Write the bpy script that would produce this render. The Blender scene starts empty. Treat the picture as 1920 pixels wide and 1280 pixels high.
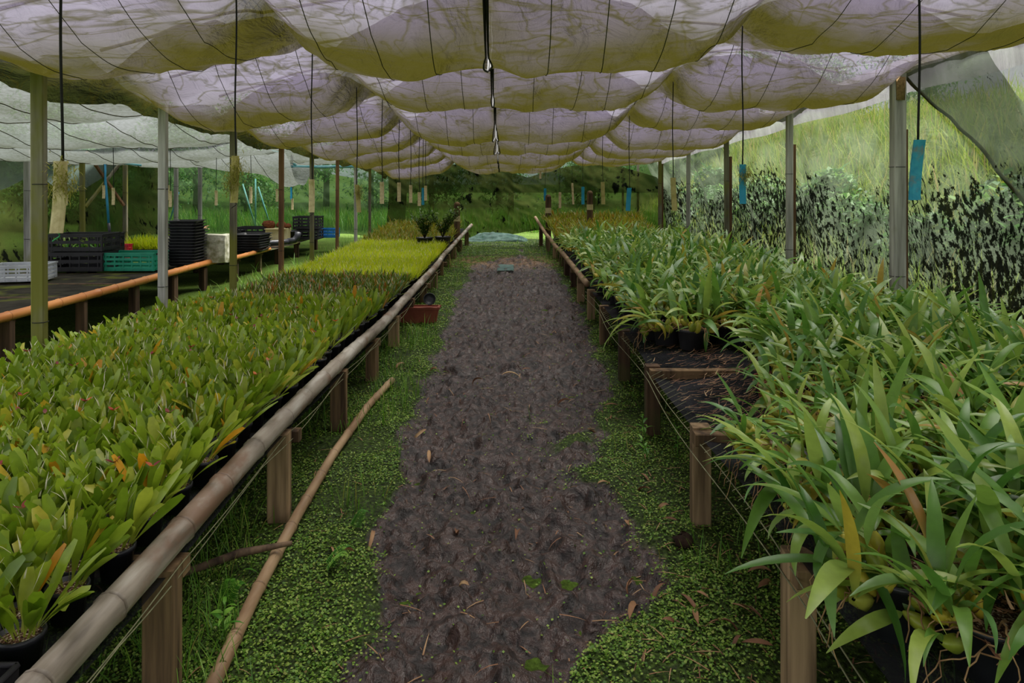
import bpy, math, random
import numpy as np
from mathutils import Matrix, Vector

random.seed(11)
rng = np.random.default_rng(11)
PI = math.pi
SC = bpy.context.scene
COL = SC.collection

# ------------------------------------------------------------------ camera
F_PX, VX, VY = 1400.0, 958.0, 348.0          # focal length and vanishing point in the 1920x1280 frame
EYE = 1.45
cam_d = bpy.data.cameras.new('camera')
cam_d.sensor_width = 36.0
cam_d.lens = F_PX / 1920 * 36
cam_d.shift_x = (960 - VX) / 1920
cam_d.shift_y = -(640 - VY) / 1920
cam_d.clip_end = 500
cam = bpy.data.objects.new('camera', cam_d)
cam.location = (0, 0, EYE)
cam.rotation_euler = (PI / 2, 0, 0)
COL.objects.link(cam)
SC.camera = cam

# ------------------------------------------------------------------ overcast sky, veiled sun, exposure
SC.view_settings.view_transform = 'Standard'
SC.view_settings.look = 'None'
SC.view_settings.gamma = 1
SC.view_settings.use_curve_mapping = False
SC.view_settings.exposure = 1.75
w = bpy.data.worlds.new('overcast_sky')
SC.world = w
w.use_nodes = True
wn = w.node_tree
wn.nodes.clear()
_tc = wn.nodes.new('ShaderNodeTexCoord')
_sp = wn.nodes.new('ShaderNodeSeparateXYZ')
_mr = wn.nodes.new('ShaderNodeMapRange')
_mr.inputs['From Min'].default_value = -0.05
_mr.inputs['From Max'].default_value = 1
_mr.inputs['To Min'].default_value = 0.62
_mr.inputs['To Max'].default_value = 1.0
_bg = wn.nodes.new('ShaderNodeBackground')
_mx = wn.nodes.new('ShaderNodeMix')
_mx.data_type = 'RGBA'
_mx.inputs[6].default_value = (0.0, 0.0, 0.0, 1)
_mx.inputs[7].default_value = (0.93, 0.915, 1.0, 1)
_wo = wn.nodes.new('ShaderNodeOutputWorld')
wn.links.new(_tc.outputs['Generated'], _sp.inputs[0])
wn.links.new(_sp.outputs['Z'], _mr.inputs['Value'])
wn.links.new(_mr.outputs[0], _mx.inputs[0])
wn.links.new(_mx.outputs[2], _bg.inputs['Color'])
wn.links.new(_bg.outputs[0], _wo.inputs[0])
_bg.inputs['Strength'].default_value = 0.55
sun_d = bpy.data.lights.new('veiled_sun', 'SUN')
sun_d.energy = 6.5
sun_d.angle = math.radians(50)
sun_d.color = (1.0, 0.97, 0.90)
sun = bpy.data.objects.new('veiled_sun', sun_d)
sun.rotation_euler = (math.radians(-14), math.radians(12), 0)
sun.location = (0, 0, 20)
COL.objects.link(sun)


# ------------------------------------------------------------------ helpers
def P(px, py, Y):
    """point of the place at distance Y that the frame shows at pixel px, py"""
    return ((px - VX) / F_PX * Y, Y, EYE + (VY - py) / F_PX * Y)


def srgb(h):
    h = h.lstrip('#')
    c = [int(h[i:i + 2], 16) / 255 for i in (0, 2, 4)]
    return tuple((v / 12.92 if v <= .04045 else ((v + .055) / 1.055) ** 2.4) for v in c) + (1,)


def tag(o, label=None, cat=None, group=None, kind=None):
    if label: o['label'] = label
    if cat: o['category'] = cat
    if group: o['group'] = group
    if kind: o['kind'] = kind
    return o


def mesh(name, V, F, mats, midx=None, attrs=None, smooth=True):
    me = bpy.data.meshes.new(name)
    V = np.asarray(V, dtype=np.float32).reshape(-1, 3)
    if isinstance(F, np.ndarray) and F.ndim == 2:
        n, k = F.shape
        me.vertices.add(len(V))
        me.vertices.foreach_set('co', V.ravel())
        me.loops.add(n * k)
        me.loops.foreach_set('vertex_index', F.astype(np.int32).ravel())
        me.polygons.add(n)
        me.polygons.foreach_set('loop_start', np.arange(0, n * k, k, dtype=np.int32))
        me.update(calc_edges=True)
    else:
        me.from_pydata(V.tolist(), [], [list(f) for f in F])
    if not isinstance(mats, (list, tuple)): mats = [mats]
    for m in mats: me.materials.append(m)
    if midx is not None:
        me.polygons.foreach_set('material_index', np.asarray(midx, dtype=np.int32))
    if smooth:
        me.polygons.foreach_set('use_smooth', np.ones(len(me.polygons), dtype=bool))
    if attrs:
        for k_, a in attrs.items():
            at = me.attributes.new(k_, 'FLOAT', 'POINT')
            at.data.foreach_set('value', np.asarray(a, dtype=np.float32))
    me.update()
    return me


def obj(name, me, parent=None, loc=None, mat4=None):
    o = bpy.data.objects.new(name, me)
    COL.objects.link(o)
    if parent is not None: o.parent = parent
    if mat4 is not None: o.matrix_basis = mat4
    if loc is not None: o.location = loc
    return o


def empty(name, loc=(0, 0, 0), rz=0):
    o = bpy.data.objects.new(name, None)
    o.empty_display_size = .05
    COL.objects.link(o)
    o.location = loc
    o.rotation_euler = (0, 0, rz)
    return o


def join(parts):
    Vs, Fs, off = [], [], 0
    for V, F in parts:
        V = np.asarray(V, float).reshape(-1, 3)
        Vs.append(V)
        Fs += [tuple(int(i) + off for i in f) for f in F]
        off += len(V)
    return np.concatenate(Vs), Fs


def box(cx, cy, cz, sx, sy, sz, rz=0, ch=0.0):
    """box with its four upright edges chamfered by ch"""
    hx, hy, hz = sx / 2, sy / 2, sz / 2
    if ch <= 0:
        ring = [(-hx, -hy), (hx, -hy), (hx, hy), (-hx, hy)]
    else:
        ring = [(-hx + ch, -hy), (hx - ch, -hy), (hx, -hy + ch), (hx, hy - ch), (hx - ch, hy), (-hx + ch, hy), (-hx, hy - ch), (-hx, -hy + ch)]
    n = len(ring)
    c, s = math.cos(rz), math.sin(rz)
    V = [(cx + x * c - y * s, cy + x * s + y * c, cz + z) for z in (-hz, hz) for x, y in ring]
    F = [(i, (i + 1) % n, n + (i + 1) % n, n + i) for i in range(n)]
    F += [tuple(range(n - 1, -1, -1)), tuple(range(n, 2 * n))]
    return np.array(V), F


def bar(a, b, wx, wy, ch=0.004):
    """timber from a to b with a rectangular section"""
    a, b = Vector(a), Vector(b)
    d = b - a
    V, F = box(0, 0, d.length / 2, wx, wy, d.length, 0, ch)
    q = d.to_track_quat('Z', 'Y').to_matrix() if abs(d.normalized().z) < .99 else Matrix.Identity(3)
    V = np.array(V) @ np.array(q).T + np.array(a)
    return V, F


def tube(pts, r, n=6, cap=True):
    pts = np.asarray(pts, float)
    m = len(pts)
    r = np.full(m, r) if np.isscalar(r) else np.asarray(r)
    T = np.gradient(pts, axis=0)
    T /= np.linalg.norm(T, axis=1, keepdims=True) + 1e-12
    up = np.array([0, 0, 1.0]) if abs(T[:, 2]).mean() < .8 else np.array([1.0, 0, 0])
    A = np.cross(T, up)
    A /= np.linalg.norm(A, axis=1, keepdims=True) + 1e-12
    B = np.cross(A, T)
    an = np.arange(n) / n * 2 * PI
    V = pts[:, None, :] + r[:, None, None] * (A[:, None, :] * np.cos(an)[None, :, None] + B[:, None, :] * np.sin(an)[None, :, None])
    F = []
    for i in range(m - 1):
        for j in range(n):
            k = (j + 1) % n
            F.append((i * n + j, i * n + k, (i + 1) * n + k, (i + 1) * n + j))
    if cap:
        F += [tuple(range(n - 1, -1, -1)), tuple((m - 1) * n + j for j in range(n))]
    return V.reshape(-1, 3), F


def lathe(prof, n=14):
    m = len(prof)
    an = np.arange(n) / n * 2 * PI
    V = [(r * math.cos(a), r * math.sin(a), z) for r, z in prof for a in an]
    F = [(i * n + j, i * n + (j + 1) % n, (i + 1) * n + (j + 1) % n, (i + 1) * n + j) for i in range(m - 1) for j in range(n)]
    return np.array(V), F


def grid(nu, nv):
    i, j = np.meshgrid(np.arange(nv - 1), np.arange(nu - 1), indexing='ij')
    a = (i * nu + j).ravel()
    return np.stack([a, a + 1, a + nu + 1, a + nu], 1)


def fbm(x, y, seed, fmin=1.0, fmax=4.0, n=22):
    r = np.random.default_rng(seed)
    out = np.zeros(np.broadcast(x, y).shape)
    for _ in range(n):
        f = fmin * (fmax / fmin) ** r.random()
        a = r.random() * 2 * PI
        ph = r.random() * 2 * PI
        wgt = (fmin / f) ** .8
        out = out + wgt * np.sin(2 * PI * f * (x * math.cos(a) + y * math.sin(a)) + ph + 1.3 * np.sin(2 * PI * f * .6 * (y * math.cos(a) - x * math.sin(a)) + ph * 3))
    return out / math.sqrt(n)


def sstep(a, b, x):
    t = np.clip((x - a) / (b - a), 0, 1)
    return t * t * (3 - 2 * t)


# ---- 4x4 matrices in numpy
def mT(x, y, z):
    m = np.eye(4); m[:3, 3] = (x, y, z); return m


def mR(ax, a):
    m = np.eye(4); c, s = math.cos(a), math.sin(a)
    i, j = {'x': (1, 2), 'y': (2, 0), 'z': (0, 1)}[ax]
    m[i, i] = c; m[j, j] = c; m[i, j] = -s; m[j, i] = s
    return m


def mS(x, y=None, z=None):
    m = np.eye(4); m[0, 0] = x; m[1, 1] = x if y is None else y; m[2, 2] = x if z is None else z
    return m


def inst(tmpl, Ms, rnd=None):
    """merge copies of a template (V, F quads, t) at the matrices Ms -> V, F, rnd, t"""
    V, F, t = tmpl
    Ms = np.asarray(Ms)
    N, n = len(Ms), len(V)
    H = np.concatenate([V, np.ones((n, 1))], 1)
    W = np.einsum('kij,nj->kni', Ms, H)[:, :, :3].reshape(-1, 3)
    FF = (F[None] + (np.arange(N) * n)[:, None, None]).reshape(-1, F.shape[1])
    if rnd is None: rnd = rng.random(N)
    return W, FF, np.repeat(rnd, n), np.tile(t, N)


# ------------------------------------------------------------------ materials
def new_mat(name):
    m = bpy.data.materials.new(name)
    m.use_nodes = True
    m.node_tree.nodes.clear()
    return m, m.node_tree


def nd(nt, typ, ins=None, **props):
    n = nt.nodes.new(typ)
    for k, v in props.items(): setattr(n, k, v)
    for k, v in (ins or {}).items():
        if isinstance(v, bpy.types.NodeSocket): nt.links.new(v, n.inputs[k])
        else: n.inputs[k].default_value = v
    return n


def mixc(nt, fac, a, b, blend='MIX'):
    n = nt.nodes.new('ShaderNodeMix'); n.data_type = 'RGBA'; n.blend_type = blend
    for i, v in ((0, fac), (6, a), (7, b)):
        if isinstance(v, bpy.types.NodeSocket): nt.links.new(v, n.inputs[i])
        else: n.inputs[i].default_value = v
    return n.outputs[2]


def math_(nt, op, a, b=0.0, clamp=False):
    return nd(nt, 'ShaderNodeMath', {0: a, 1: b}, operation=op, use_clamp=clamp).outputs[0]


def maprange(nt, v, a, b, c=0.0, d=1.0):
    return nd(nt, 'ShaderNodeMapRange', {'Value': v, 'From Min': a, 'From Max': b, 'To Min': c, 'To Max': d}).outputs[0]


def ramp(nt, fac, stops, interp='LINEAR'):
    n = nd(nt, 'ShaderNodeValToRGB', {0: fac})
    cr = n.color_ramp
    cr.interpolation = interp
    while len(cr.elements) < len(stops): cr.elements.new(0.5)
    for e, (p, c) in zip(cr.elements, stops):
        e.position = p
        e.color = srgb(c) if isinstance(c, str) else c
    return n.outputs[0]


def noise(nt, scale, detail=3, stretch=None, coord='Object', rough=.55, dist=0.0):
    tc = nd(nt, 'ShaderNodeTexCoord')
    v = tc.outputs[coord]
    if stretch:
        v = nd(nt, 'ShaderNodeMapping', {'Vector': v, 'Scale': stretch}).outputs[0]
    return nd(nt, 'ShaderNodeTexNoise', {'Vector': v, 'Scale': scale, 'Detail': detail, 'Roughness': rough, 'Distortion': dist}).outputs['Fac']


def wpos(nt, scale, detail=3, stretch=None, rough=.55, dist=0.0):
    v = nd(nt, 'ShaderNodeNewGeometry').outputs['Position']
    if stretch:
        v = nd(nt, 'ShaderNodeMapping', {'Vector': v, 'Scale': stretch}).outputs[0]
    return nd(nt, 'ShaderNodeTexNoise', {'Vector': v, 'Scale': scale, 'Detail': detail, 'Roughness': rough, 'Distortion': dist}).outputs['Fac']


def out(nt, sh):
    o = nt.nodes.new('ShaderNodeOutputMaterial')
    nt.links.new(sh, o.inputs[0])


def pbsdf(nt, colr, rough=.6, spec=.4, bump=None, bstr=.3, bdist=.01, metal=0.0):
    ins = {'Base Color': colr, 'Roughness': rough, 'Specular IOR Level': spec, 'Metallic': metal}
    if bump is not None:
        ins['Normal'] = nd(nt, 'ShaderNodeBump', {'Height': bump, 'Strength': bstr, 'Distance': bdist}).outputs[0]
    return nd(nt, 'ShaderNodeBsdfPrincipled', ins).outputs[0]


def rnd_val(nt):
    a = nd(nt, 'ShaderNodeAttribute', attribute_name='rnd').outputs['Fac']
    o = nd(nt, 'ShaderNodeObjectInfo').outputs['Random']
    return math_(nt, 'FRACT', math_(nt, 'ADD', a, o))


def leaf_mat(name, stops, base='#9aa03a', trans=.32, rough=.38, var=.35):
    m, nt = new_mat(name)
    r = rnd_val(nt)
    c = ramp(nt, r, stops)
    t = nd(nt, 'ShaderNodeAttribute', attribute_name='t').outputs['Fac']
    c = mixc(nt, maprange(nt, t, .02, .4, .75, 0), c, srgb(base))
    nz = wpos(nt, 38, 2)
    c = mixc(nt, var, c, ramp(nt, nz, [(.3, (.35, .35, .35, 1)), (.7, (1, 1, 1, 1))]), 'MULTIPLY')
    p = pbsdf(nt, c, rough, .45)
    tr = nd(nt, 'ShaderNodeBsdfTranslucent', {'Color': c}).outputs[0]
    out(nt, nd(nt, 'ShaderNodeMixShader', {0: trans, 1: p, 2: tr}).outputs[0])
    return m


def simple(name, c1, c2, scale=8, rough=.7, spec=.3, stretch=None, bstr=.25, bdist=.005, detail=4, coord='Object', c3=None, rv=0.0):
    m, nt = new_mat(name)
    nz = noise(nt, scale, detail, stretch, coord)
    c = ramp(nt, nz, [(.3, c1), (.7, c2)])
    if c3:
        c = mixc(nt, ramp(nt, noise(nt, scale * .35, 4, None, coord), [(.5, (0, 0, 0, 1)), (.66, (1, 1, 1, 1))]), c, srgb(c3))
    if rv:
        o = nd(nt, 'ShaderNodeObjectInfo').outputs['Random']
        g = maprange(nt, o, 0, 1, 1 - rv, 1)
        c = mixc(nt, 1.0, c, nd(nt, 'ShaderNodeCombineColor', {0: g, 1: g, 2: g}).outputs[0], 'MULTIPLY')
    out(nt, pbsdf(nt, c, rough, spec, nz, bstr, bdist))
    return m


MT = {}
MT['broad'] = leaf_mat('broad_leaf', [(0, '#66861a'), (.25, '#86a224'), (.5, '#9cb432'), (.72, '#6f8f20'), (.90, '#b2c040'), (.965, '#c8bc34'), (.985, '#dda42c'), (1, '#dd9a1c')], '#b0b44a', .36)
MT['dark'] = leaf_mat('dark_tuft_leaf', [(0, '#3f5c16'), (.4, '#587a1c'), (.7, '#7d8f26'), (.86, '#96802a'), (.94, '#b9742a'), (1, '#7a3c24')], '#8d9440', .3)
MT['grassy'] = leaf_mat('bright_tuft_leaf', [(0, '#a4bc14'), (.45, '#c8da20'), (.8, '#dce42c'), (1, '#e8e044')], '#9aae1c', .45, .45, .2)
MT['gold'] = leaf_mat('golden_tuft_leaf', [(0, '#6a8428'), (.4, '#94a02c'), (.8, '#b0a430'), (1, '#a8762a')], '#8a8a30', .35, .45, .25)
MT['long'] = leaf_mat('long_leaf', [(0, '#4a7a30'), (.3, '#6a983a'), (.55, '#8aac48'), (.78, '#aac056'), (.92, '#6a9c58'), (.975, '#b8a83a'), (1, '#b98a4a')], '#7ea04a', .3, .32, .3)
MT['weed'] = leaf_mat('weed_leaf', [(0, '#3f7a1e'), (.5, '#5c9a2a'), (1, '#8aba45')], '#6a9a3a', .35, .5, .2)
MT['clover'] = leaf_mat('clover_leaf', [(0, '#46701e'), (.35, '#68922c'), (.7, '#8cac42'), (.93, '#a6be58'), (1, '#7a6a3a')], '#577f2c', .3, .55, .2)
MT['ugrass'] = leaf_mat('grass_blade', [(0, '#3f7418'), (.5, '#5f9422'), (.9, '#86b03a'), (1, '#a89a4a')], '#4f7a22', .35, .5, .2)
MT['hillgrass'] = leaf_mat('hill_grass', [(0, '#6c8a1c'), (.45, '#94b028'), (.8, '#b4bc4c'), (1, '#c0a870')], '#6a8a24', .4, .55, .2)
MT['tree'] = leaf_mat('tree_leaf', [(0, '#2c5420'), (.4, '#417a2c'), (.8, '#62983a'), (1, '#8cb650')], '#3f6a2a', .35, .5, .25)
MT['bush'] = leaf_mat('bush_leaf', [(0, '#33501c'), (.6, '#4f7428'), (1, '#7a9438')], '#44602a', .3, .5, .2)
MT['moss'] = leaf_mat('moss_fibre', [(0, '#8a8c30'), (.6, '#a8a444'), (1, '#c4bc68')], '#98943a', .25, .8, .2)
MT['dead'] = leaf_mat('dead_leaf', [(0, '#6a4630'), (.45, '#96694a'), (.8, '#b08a62'), (1, '#c8a87c')], '#8a6242', .15, .7, .35)
MT['stalk'] = leaf_mat('dry_stalk', [(0, '#c9c3a0'), (.6, '#e0dcc4'), (1, '#a8b070')], '#9aa058', .2, .6, .1)
MT['petal'] = leaf_mat('flower_petal', [(0, '#5c1018'), (.6, '#8a1c1c'), (.85, '#c85a14'), (1, '#e88a1c')], '#8a4a1a', .3, .5, .2)
MT['white_petal'] = leaf_mat('white_petal', [(0, '#f0e8ec'), (1, '#ffffff')], '#e8e8d0', .3, .5, .1)

m, nt = new_mat('pseudobulb_skin')
r_ = rnd_val(nt)
c_ = ramp(nt, r_, [(0, '#7c9030'), (.35, '#a0a838'), (.65, '#bcb440'), (.85, '#cdb83c'), (1, '#8c9a44')])
nz_ = noise(nt, 30, 3)
c_ = mixc(nt, .35, c_, ramp(nt, nz_, [(.35, (.4, .38, .3, 1)), (.65, (1, 1, 1, 1))]), 'MULTIPLY')
out(nt, pbsdf(nt, c_, .38, .45, nz_, .15, .003))
MT['bulb'] = m
MT['root'] = simple('aerial_root', '#7a5a3c', '#b8966a', 20, .8, .2)
MT['straw'] = simple('straw_litter', '#8a6a4c', '#c6a684', 25, .85, .15)
MT['pot'] = simple('black_plastic', '#16171b', '#2c2d33', 12, .42, .5, bstr=.08)
MT['pot_dusty'] = simple('dusty_black_plastic', '#1c1c20', '#3a393c', 6, .6, .4, bstr=.1)
MT['terracotta'] = simple('terracotta_plastic', '#7a3a2a', '#94503c', 9, .6, .3)
m, nt = new_mat('potting_mix')
nz_ = noise(nt, 160, 2)
out(nt, pbsdf(nt, ramp(nt, nz_, [(.38, '#2a1c14'), (.5, '#5a3c26'), (.58, '#8a7a60'), (.7, '#cfc8b4')]), .9, .2, nz_, .6, .01))
MT['soil'] = m


def wood(name, a, b, moss=None, mossh=.5, grain=22):
    m, nt = new_mat(name)
    g = noise(nt, grain, 5, (1, 1, .06))
    c = ramp(nt, g, [(.36, a), (.62, b)])
    o = nd(nt, 'ShaderNodeObjectInfo').outputs['Random']
    br = maprange(nt, o, 0, 1, .72, 1.1)
    c = mixc(nt, 1.0, c, nd(nt, 'ShaderNodeCombineColor', {0: br, 1: br, 2: br}).outputs[0], 'MULTIPLY')
    if moss:
        mn = wpos(nt, 3.0, 4, (1, 1, .5))
        c = mixc(nt, ramp(nt, mn, [(mossh, (0, 0, 0, 1)), (mossh + .12, (.85, .85, .85, 1))]), c, srgb(moss))
    out(nt, pbsdf(nt, c, .8, .25, g, .35, .006))
    return m


MT['leg'] = wood('bench_timber', '#463628', '#8a7050', '#5a5a2c', .6)
MT['leg_fresh'] = wood('pale_bench_timber', '#6c5840', '#b09470', '#6a6a34', .66)
MT['leg_dark'] = wood('dark_bench_timber', '#33261c', '#5c4634', '#4a4e26', .58)
MT['post_moss'] = wood('mossy_post', '#5a5648', '#8a8672', '#6e6e26', .44)
MT['post_grey'] = wood('grey_post', '#8c8a86', '#cac8c4', '#8c8c66', .62)
MT['post_brown'] = wood('brown_post', '#5c4230', '#94704e', '#5c5a2a', .6)
MT['stick'] = wood('dead_stick', '#3c3028', '#76604c', '#5c5c34', .62)

m, nt = new_mat('weathered_bamboo')
g_ = noise(nt, 14, 5, (1, .12, 1))
c_ = ramp(nt, g_, [(.35, '#5c5246'), (.5, '#94897c'), (.65, '#b8b2a8')])
c_ = mixc(nt, ramp(nt, wpos(nt, 5, 5, (1, .6, 1)), [(.52, (0, 0, 0, 1)), (.60, (.75, .75, .75, 1))]), c_, srgb('#745642'))
tt_ = nd(nt, 'ShaderNodeAttribute', attribute_name='t').outputs['Fac']
c_ = mixc(nt, tt_, c_, srgb('#3a2c20'))
out(nt, pbsdf(nt, c_, .5, .4, g_, .2, .004))
MT['bamboo_grey'] = m
m, nt = new_mat('orange_bamboo')
g_ = noise(nt, 12, 4, (1, .12, 1))
c_ = ramp(nt, g_, [(.25, '#9a5a2c'), (.7, '#cc8a4c')])
c_ = mixc(nt, nd(nt, 'ShaderNodeAttribute', attribute_name='t').outputs['Fac'], c_, srgb('#5a3418'))
out(nt, pbsdf(nt, c_, .42, .45, g_, .15, .004))
MT['bamboo_orange'] = m
m, nt = new_mat('brown_bamboo')
g_ = noise(nt, 14, 4, (1, .2, 1))
c_ = ramp(nt, g_, [(.25, '#6a4c34'), (.7, '#b09472')])
c_ = mixc(nt, nd(nt, 'ShaderNodeAttribute', attribute_name='t').outputs['Fac'], c_, srgb('#3a2818'))
out(nt, pbsdf(nt, c_, .55, .35, g_, .2, .004))
MT['bamboo_brown'] = m

MT['strip_cream'] = simple('cream_strip', '#c0ac80', '#ecdcb4', 40, .7, .25, c3='#a89c5c')
MT['strip_moss'] = simple('mossy_cream_strip', '#9a9050', '#cfc088', 14, .8, .2, c3='#7c7c34')
MT['strip_blue'] = simple('blue_plastic_strip', '#0f86b0', '#2ca4c8', 9, .5, .4)
MT['strip_blue_worn'] = simple('worn_blue_strip', '#1486ac', '#3aa2c0', 42, .55, .35, c3='#8a7448')
MT['wire'] = simple('black_wire', '#0e0e0e', '#1c1c1a', 30, .6, .3)
MT['wire_green'] = simple('green_wire', '#1f8a4c', '#35b06a', 30, .5, .4)
MT['cord'] = simple('dark_cord', '#3c3a2a', '#5a563c', 30, .9, .1)
MT['twine'] = simple('pale_twine', '#62624a', '#8c8c6a', 30, .8, .2)
MT['hoop'] = simple('hoop_pipe', '#5c5a48', '#7c7864', 10, .7, .2)
MT['pipe_blue'] = simple('blue_pipe', '#1c78a8', '#3a9ac4', 8, .45, .4)
MT['pipe_cyan'] = simple('pale_cyan_pipe', '#5aa8b8', '#9ad0d6', 8, .45, .4)
MT['crate_green'] = simple('green_crate_plastic', '#0f7a5e', '#1c9878', 6, .5, .4)
MT['crate_red'] = simple('red_basket_plastic', '#c02434', '#de3a48', 6, .5, .4)
MT['crate_grey'] = simple('grey_crate_plastic', '#9a9ea4', '#c4c8cc', 6, .55, .35)
MT['crate_black'] = simple('black_crate_plastic', '#131315', '#26262a', 6, .55, .4)
MT['crate_blue'] = simple('blue_crate_plastic', '#1570b4', '#2a8cd0', 6, .5, .4)
MT['tray'] = simple('black_tray_plastic', '#1a1a1d', '#35343a', 7, .5, .45, rv=.35)
MT['foam'] = simple('weathered_foam', '#a8a692', '#d8d6c6', 24, .9, .15, bstr=.6, bdist=.01, c3='#8c8c6c')
MT['box_cream'] = simple('cream_box', '#b4a878', '#d2c89a', 8, .7, .2)
MT['can_green'] = simple('green_can_plastic', '#127a66', '#1f9a80', 6, .4, .4)
MT['pipe_black'] = simple('black_pipe', '#1c1d22', '#3c3e46', 6, .4, .5)
MT['fibre_brown'] = simple('brown_fibre', '#4c2a1a', '#7c4c30', 40, .95, .1, bstr=.8)
MT['bark'] = simple('bark', '#2c241a', '#4c4030', 10, .9, .15, bstr=.8, bdist=.02)
MT['nest'] = simple('mud_nest', '#7c6444', '#a88c62', 60, .95, .1, bstr=1, bdist=.01)
MT['stump'] = simple('clod', '#1e1612', '#3c2c22', 14, .9, .15, bstr=.8, bdist=.02)


def net_mat(name, col_a, col_b, open_a, open_b, scale=1.2, attr=None, spots=None, spot_col='#0c0e0a', bump=None, trans=.5, spot_scale=9, spot_lo=.5, stretch=None, moss=None, tint=(1, 1, 1, 1), crust=None):
    """shade netting: an open weave that lets part of the light straight through"""
    m, nt = new_mat(name)
    f = wpos(nt, scale, 5, stretch)
    f = ramp(nt, f, [(.3, (0, 0, 0, 1)), (.7, (1, 1, 1, 1))])
    f = nd(nt, 'ShaderNodeSeparateColor', {0: f}).outputs[0]
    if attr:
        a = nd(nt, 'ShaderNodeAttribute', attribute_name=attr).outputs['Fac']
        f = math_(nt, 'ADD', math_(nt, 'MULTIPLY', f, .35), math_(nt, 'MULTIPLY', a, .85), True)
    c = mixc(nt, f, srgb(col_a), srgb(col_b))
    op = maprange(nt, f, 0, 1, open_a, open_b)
    if crust:   # thick crust of algae on the outer hems
        k = maprange(nt, math_(nt, 'ADD', a, math_(nt, 'MULTIPLY', wpos(nt, 5, 4), .6)), 1.35, 1.75, 0, 1)
        c = mixc(nt, k, c, srgb(crust))
        op = math_(nt, 'MULTIPLY', op, maprange(nt, k, 0, 1, 1, .2))
        # wrinkle shading painted as dark olive lines into colour and openness
        for sc_, st_, wd_, am_ in ((2.4, (.42, 1.5, 1), .020, .75), (5.5, (.4, 1.5, 1), .026, .55), (2.2, (1.2, .5, 1), .012, .6)):
            cr_ = math_(nt, 'ABSOLUTE', math_(nt, 'SUBTRACT', wpos(nt, sc_, 3, st_, .5, .7), .5))
            k2 = maprange(nt, cr_, 0, wd_, am_, 0)
            c = mixc(nt, k2, c, srgb(col_b))
            op = math_(nt, 'MULTIPLY', op, maprange(nt, k2, 0, 1, 1, .25))
        op = math_(nt, 'MULTIPLY', op, maprange(nt, wpos(nt, 3.2, 6, (.5, 1.4, 1), .65, .8), .35, .65, .55, 1.35))
    if moss:
        mf = ramp(nt, wpos(nt, 2.2, 5), [(.52, (0, 0, 0, 1)), (.64, (1, 1, 1, 1))])
        c = mixc(nt, mf, c, srgb(moss))
    if spots:
        big = wpos(nt, 1.1, 3)
        v = nd(nt, 'ShaderNodeNewGeometry').outputs['Position']
        v = nd(nt, 'ShaderNodeMapping', {'Vector': v, 'Scale': (1, 1, .5), 'Rotation': (.55, 0, 0)}).outputs[0]
        sm = nd(nt, 'ShaderNodeTexNoise', {'Vector': v, 'Scale': spot_scale, 'Detail': 5, 'Roughness': .68}).outputs['Fac']
        s = math_(nt, 'ADD', sm, math_(nt, 'MULTIPLY', math_(nt, 'SUBTRACT', big, .5), .25))
        a = nd(nt, 'ShaderNodeAttribute', attribute_name='mould').outputs['Fac']
        s = math_(nt, 'ADD', s, math_(nt, 'MULTIPLY', math_(nt, 'SUBTRACT', a, .5), spots))
        s = maprange(nt, s, spot_lo, spot_lo + .05, 0, 1)
        c = mixc(nt, s, c, srgb(spot_col))
        op = math_(nt, 'MULTIPLY', op, maprange(nt, s, 0, 1, 1, .04))
    ins = {'Color': c}
    if bump:
        h = wpos(nt, bump[0], 5, bump[2], .6, 1.2)
        ins['Normal'] = nd(nt, 'ShaderNodeBump', {'Height': h, 'Strength': bump[1], 'Distance': .05}).outputs[0]
    d = nd(nt, 'ShaderNodeBsdfDiffuse', ins).outputs[0]
    t = nd(nt, 'ShaderNodeBsdfTranslucent', ins).outputs[0]
    sh = nd(nt, 'ShaderNodeMixShader', {0: trans, 1: d, 2: t}).outputs[0]
    tp = nd(nt, 'ShaderNodeBsdfTransparent', {'Color': tint}).outputs[0]
    out(nt, nd(nt, 'ShaderNodeMixShader', {0: op, 1: sh, 2: tp}).outputs[0])
    return m


MT['canopy'] = net_mat('canopy_net', '#4a4553', '#28260a', .19, .045, 1.6, 'net_tone', bump=(5.0, 1.0, (1, .45, 1)), trans=.6, crust='#1c200a')
MT['canopy_grey'] = net_mat('grey_agro_cloth', '#5e6262', '#363a30', .13, .05, 30, 'net_tone', bump=(7, .8, None), trans=.6)
MT['hem_cloth'] = net_mat('white_hem_cloth', '#eee8f2', '#b4aab8', .14, .08, 3.0, stretch=(1, 3, .2), bump=(6, .4, (1, 3, .3)), trans=.6)
MT['wall_mould'] = net_mat('mouldy_wall_net', '#465040', '#646e5e', .32, .18, 1.5, spots=.50, trans=.45, bump=(3, .6, None), spot_scale=24, spot_lo=.595)
MT['wall_dark'] = net_mat('dark_wall_net', '#262c14', '#3c4020', .16, .07, 2.0, spots=.2, trans=.4, spot_scale=6, spot_lo=.60, tint=(.75, .95, .7, 1))
MT['wall_light'] = net_mat('light_green_net', '#222e1c', '#364630', .25, .13, 1.6, trans=.45, tint=(.8, 1, .85, 1))
MT['wall_tent'] = net_mat('pale_tent_cloth', '#5c6662', '#4a5850', .35, .25, 1.6, trans=.55)
MT['net_cyan'] = net_mat('bluish_net', '#5a7670', '#8aa49e', .15, .1, 9, trans=.35)
MT['bench_net'] = net_mat('black_bench_net', '#222226', '#3a3a3e', .22, .12, 4, trans=.15)
MT['bench_net_moss'] = net_mat('mossy_bench_net', '#2c2a28', '#44423a', .05, .03, 5, trans=.1, moss='#5e6430')


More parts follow.
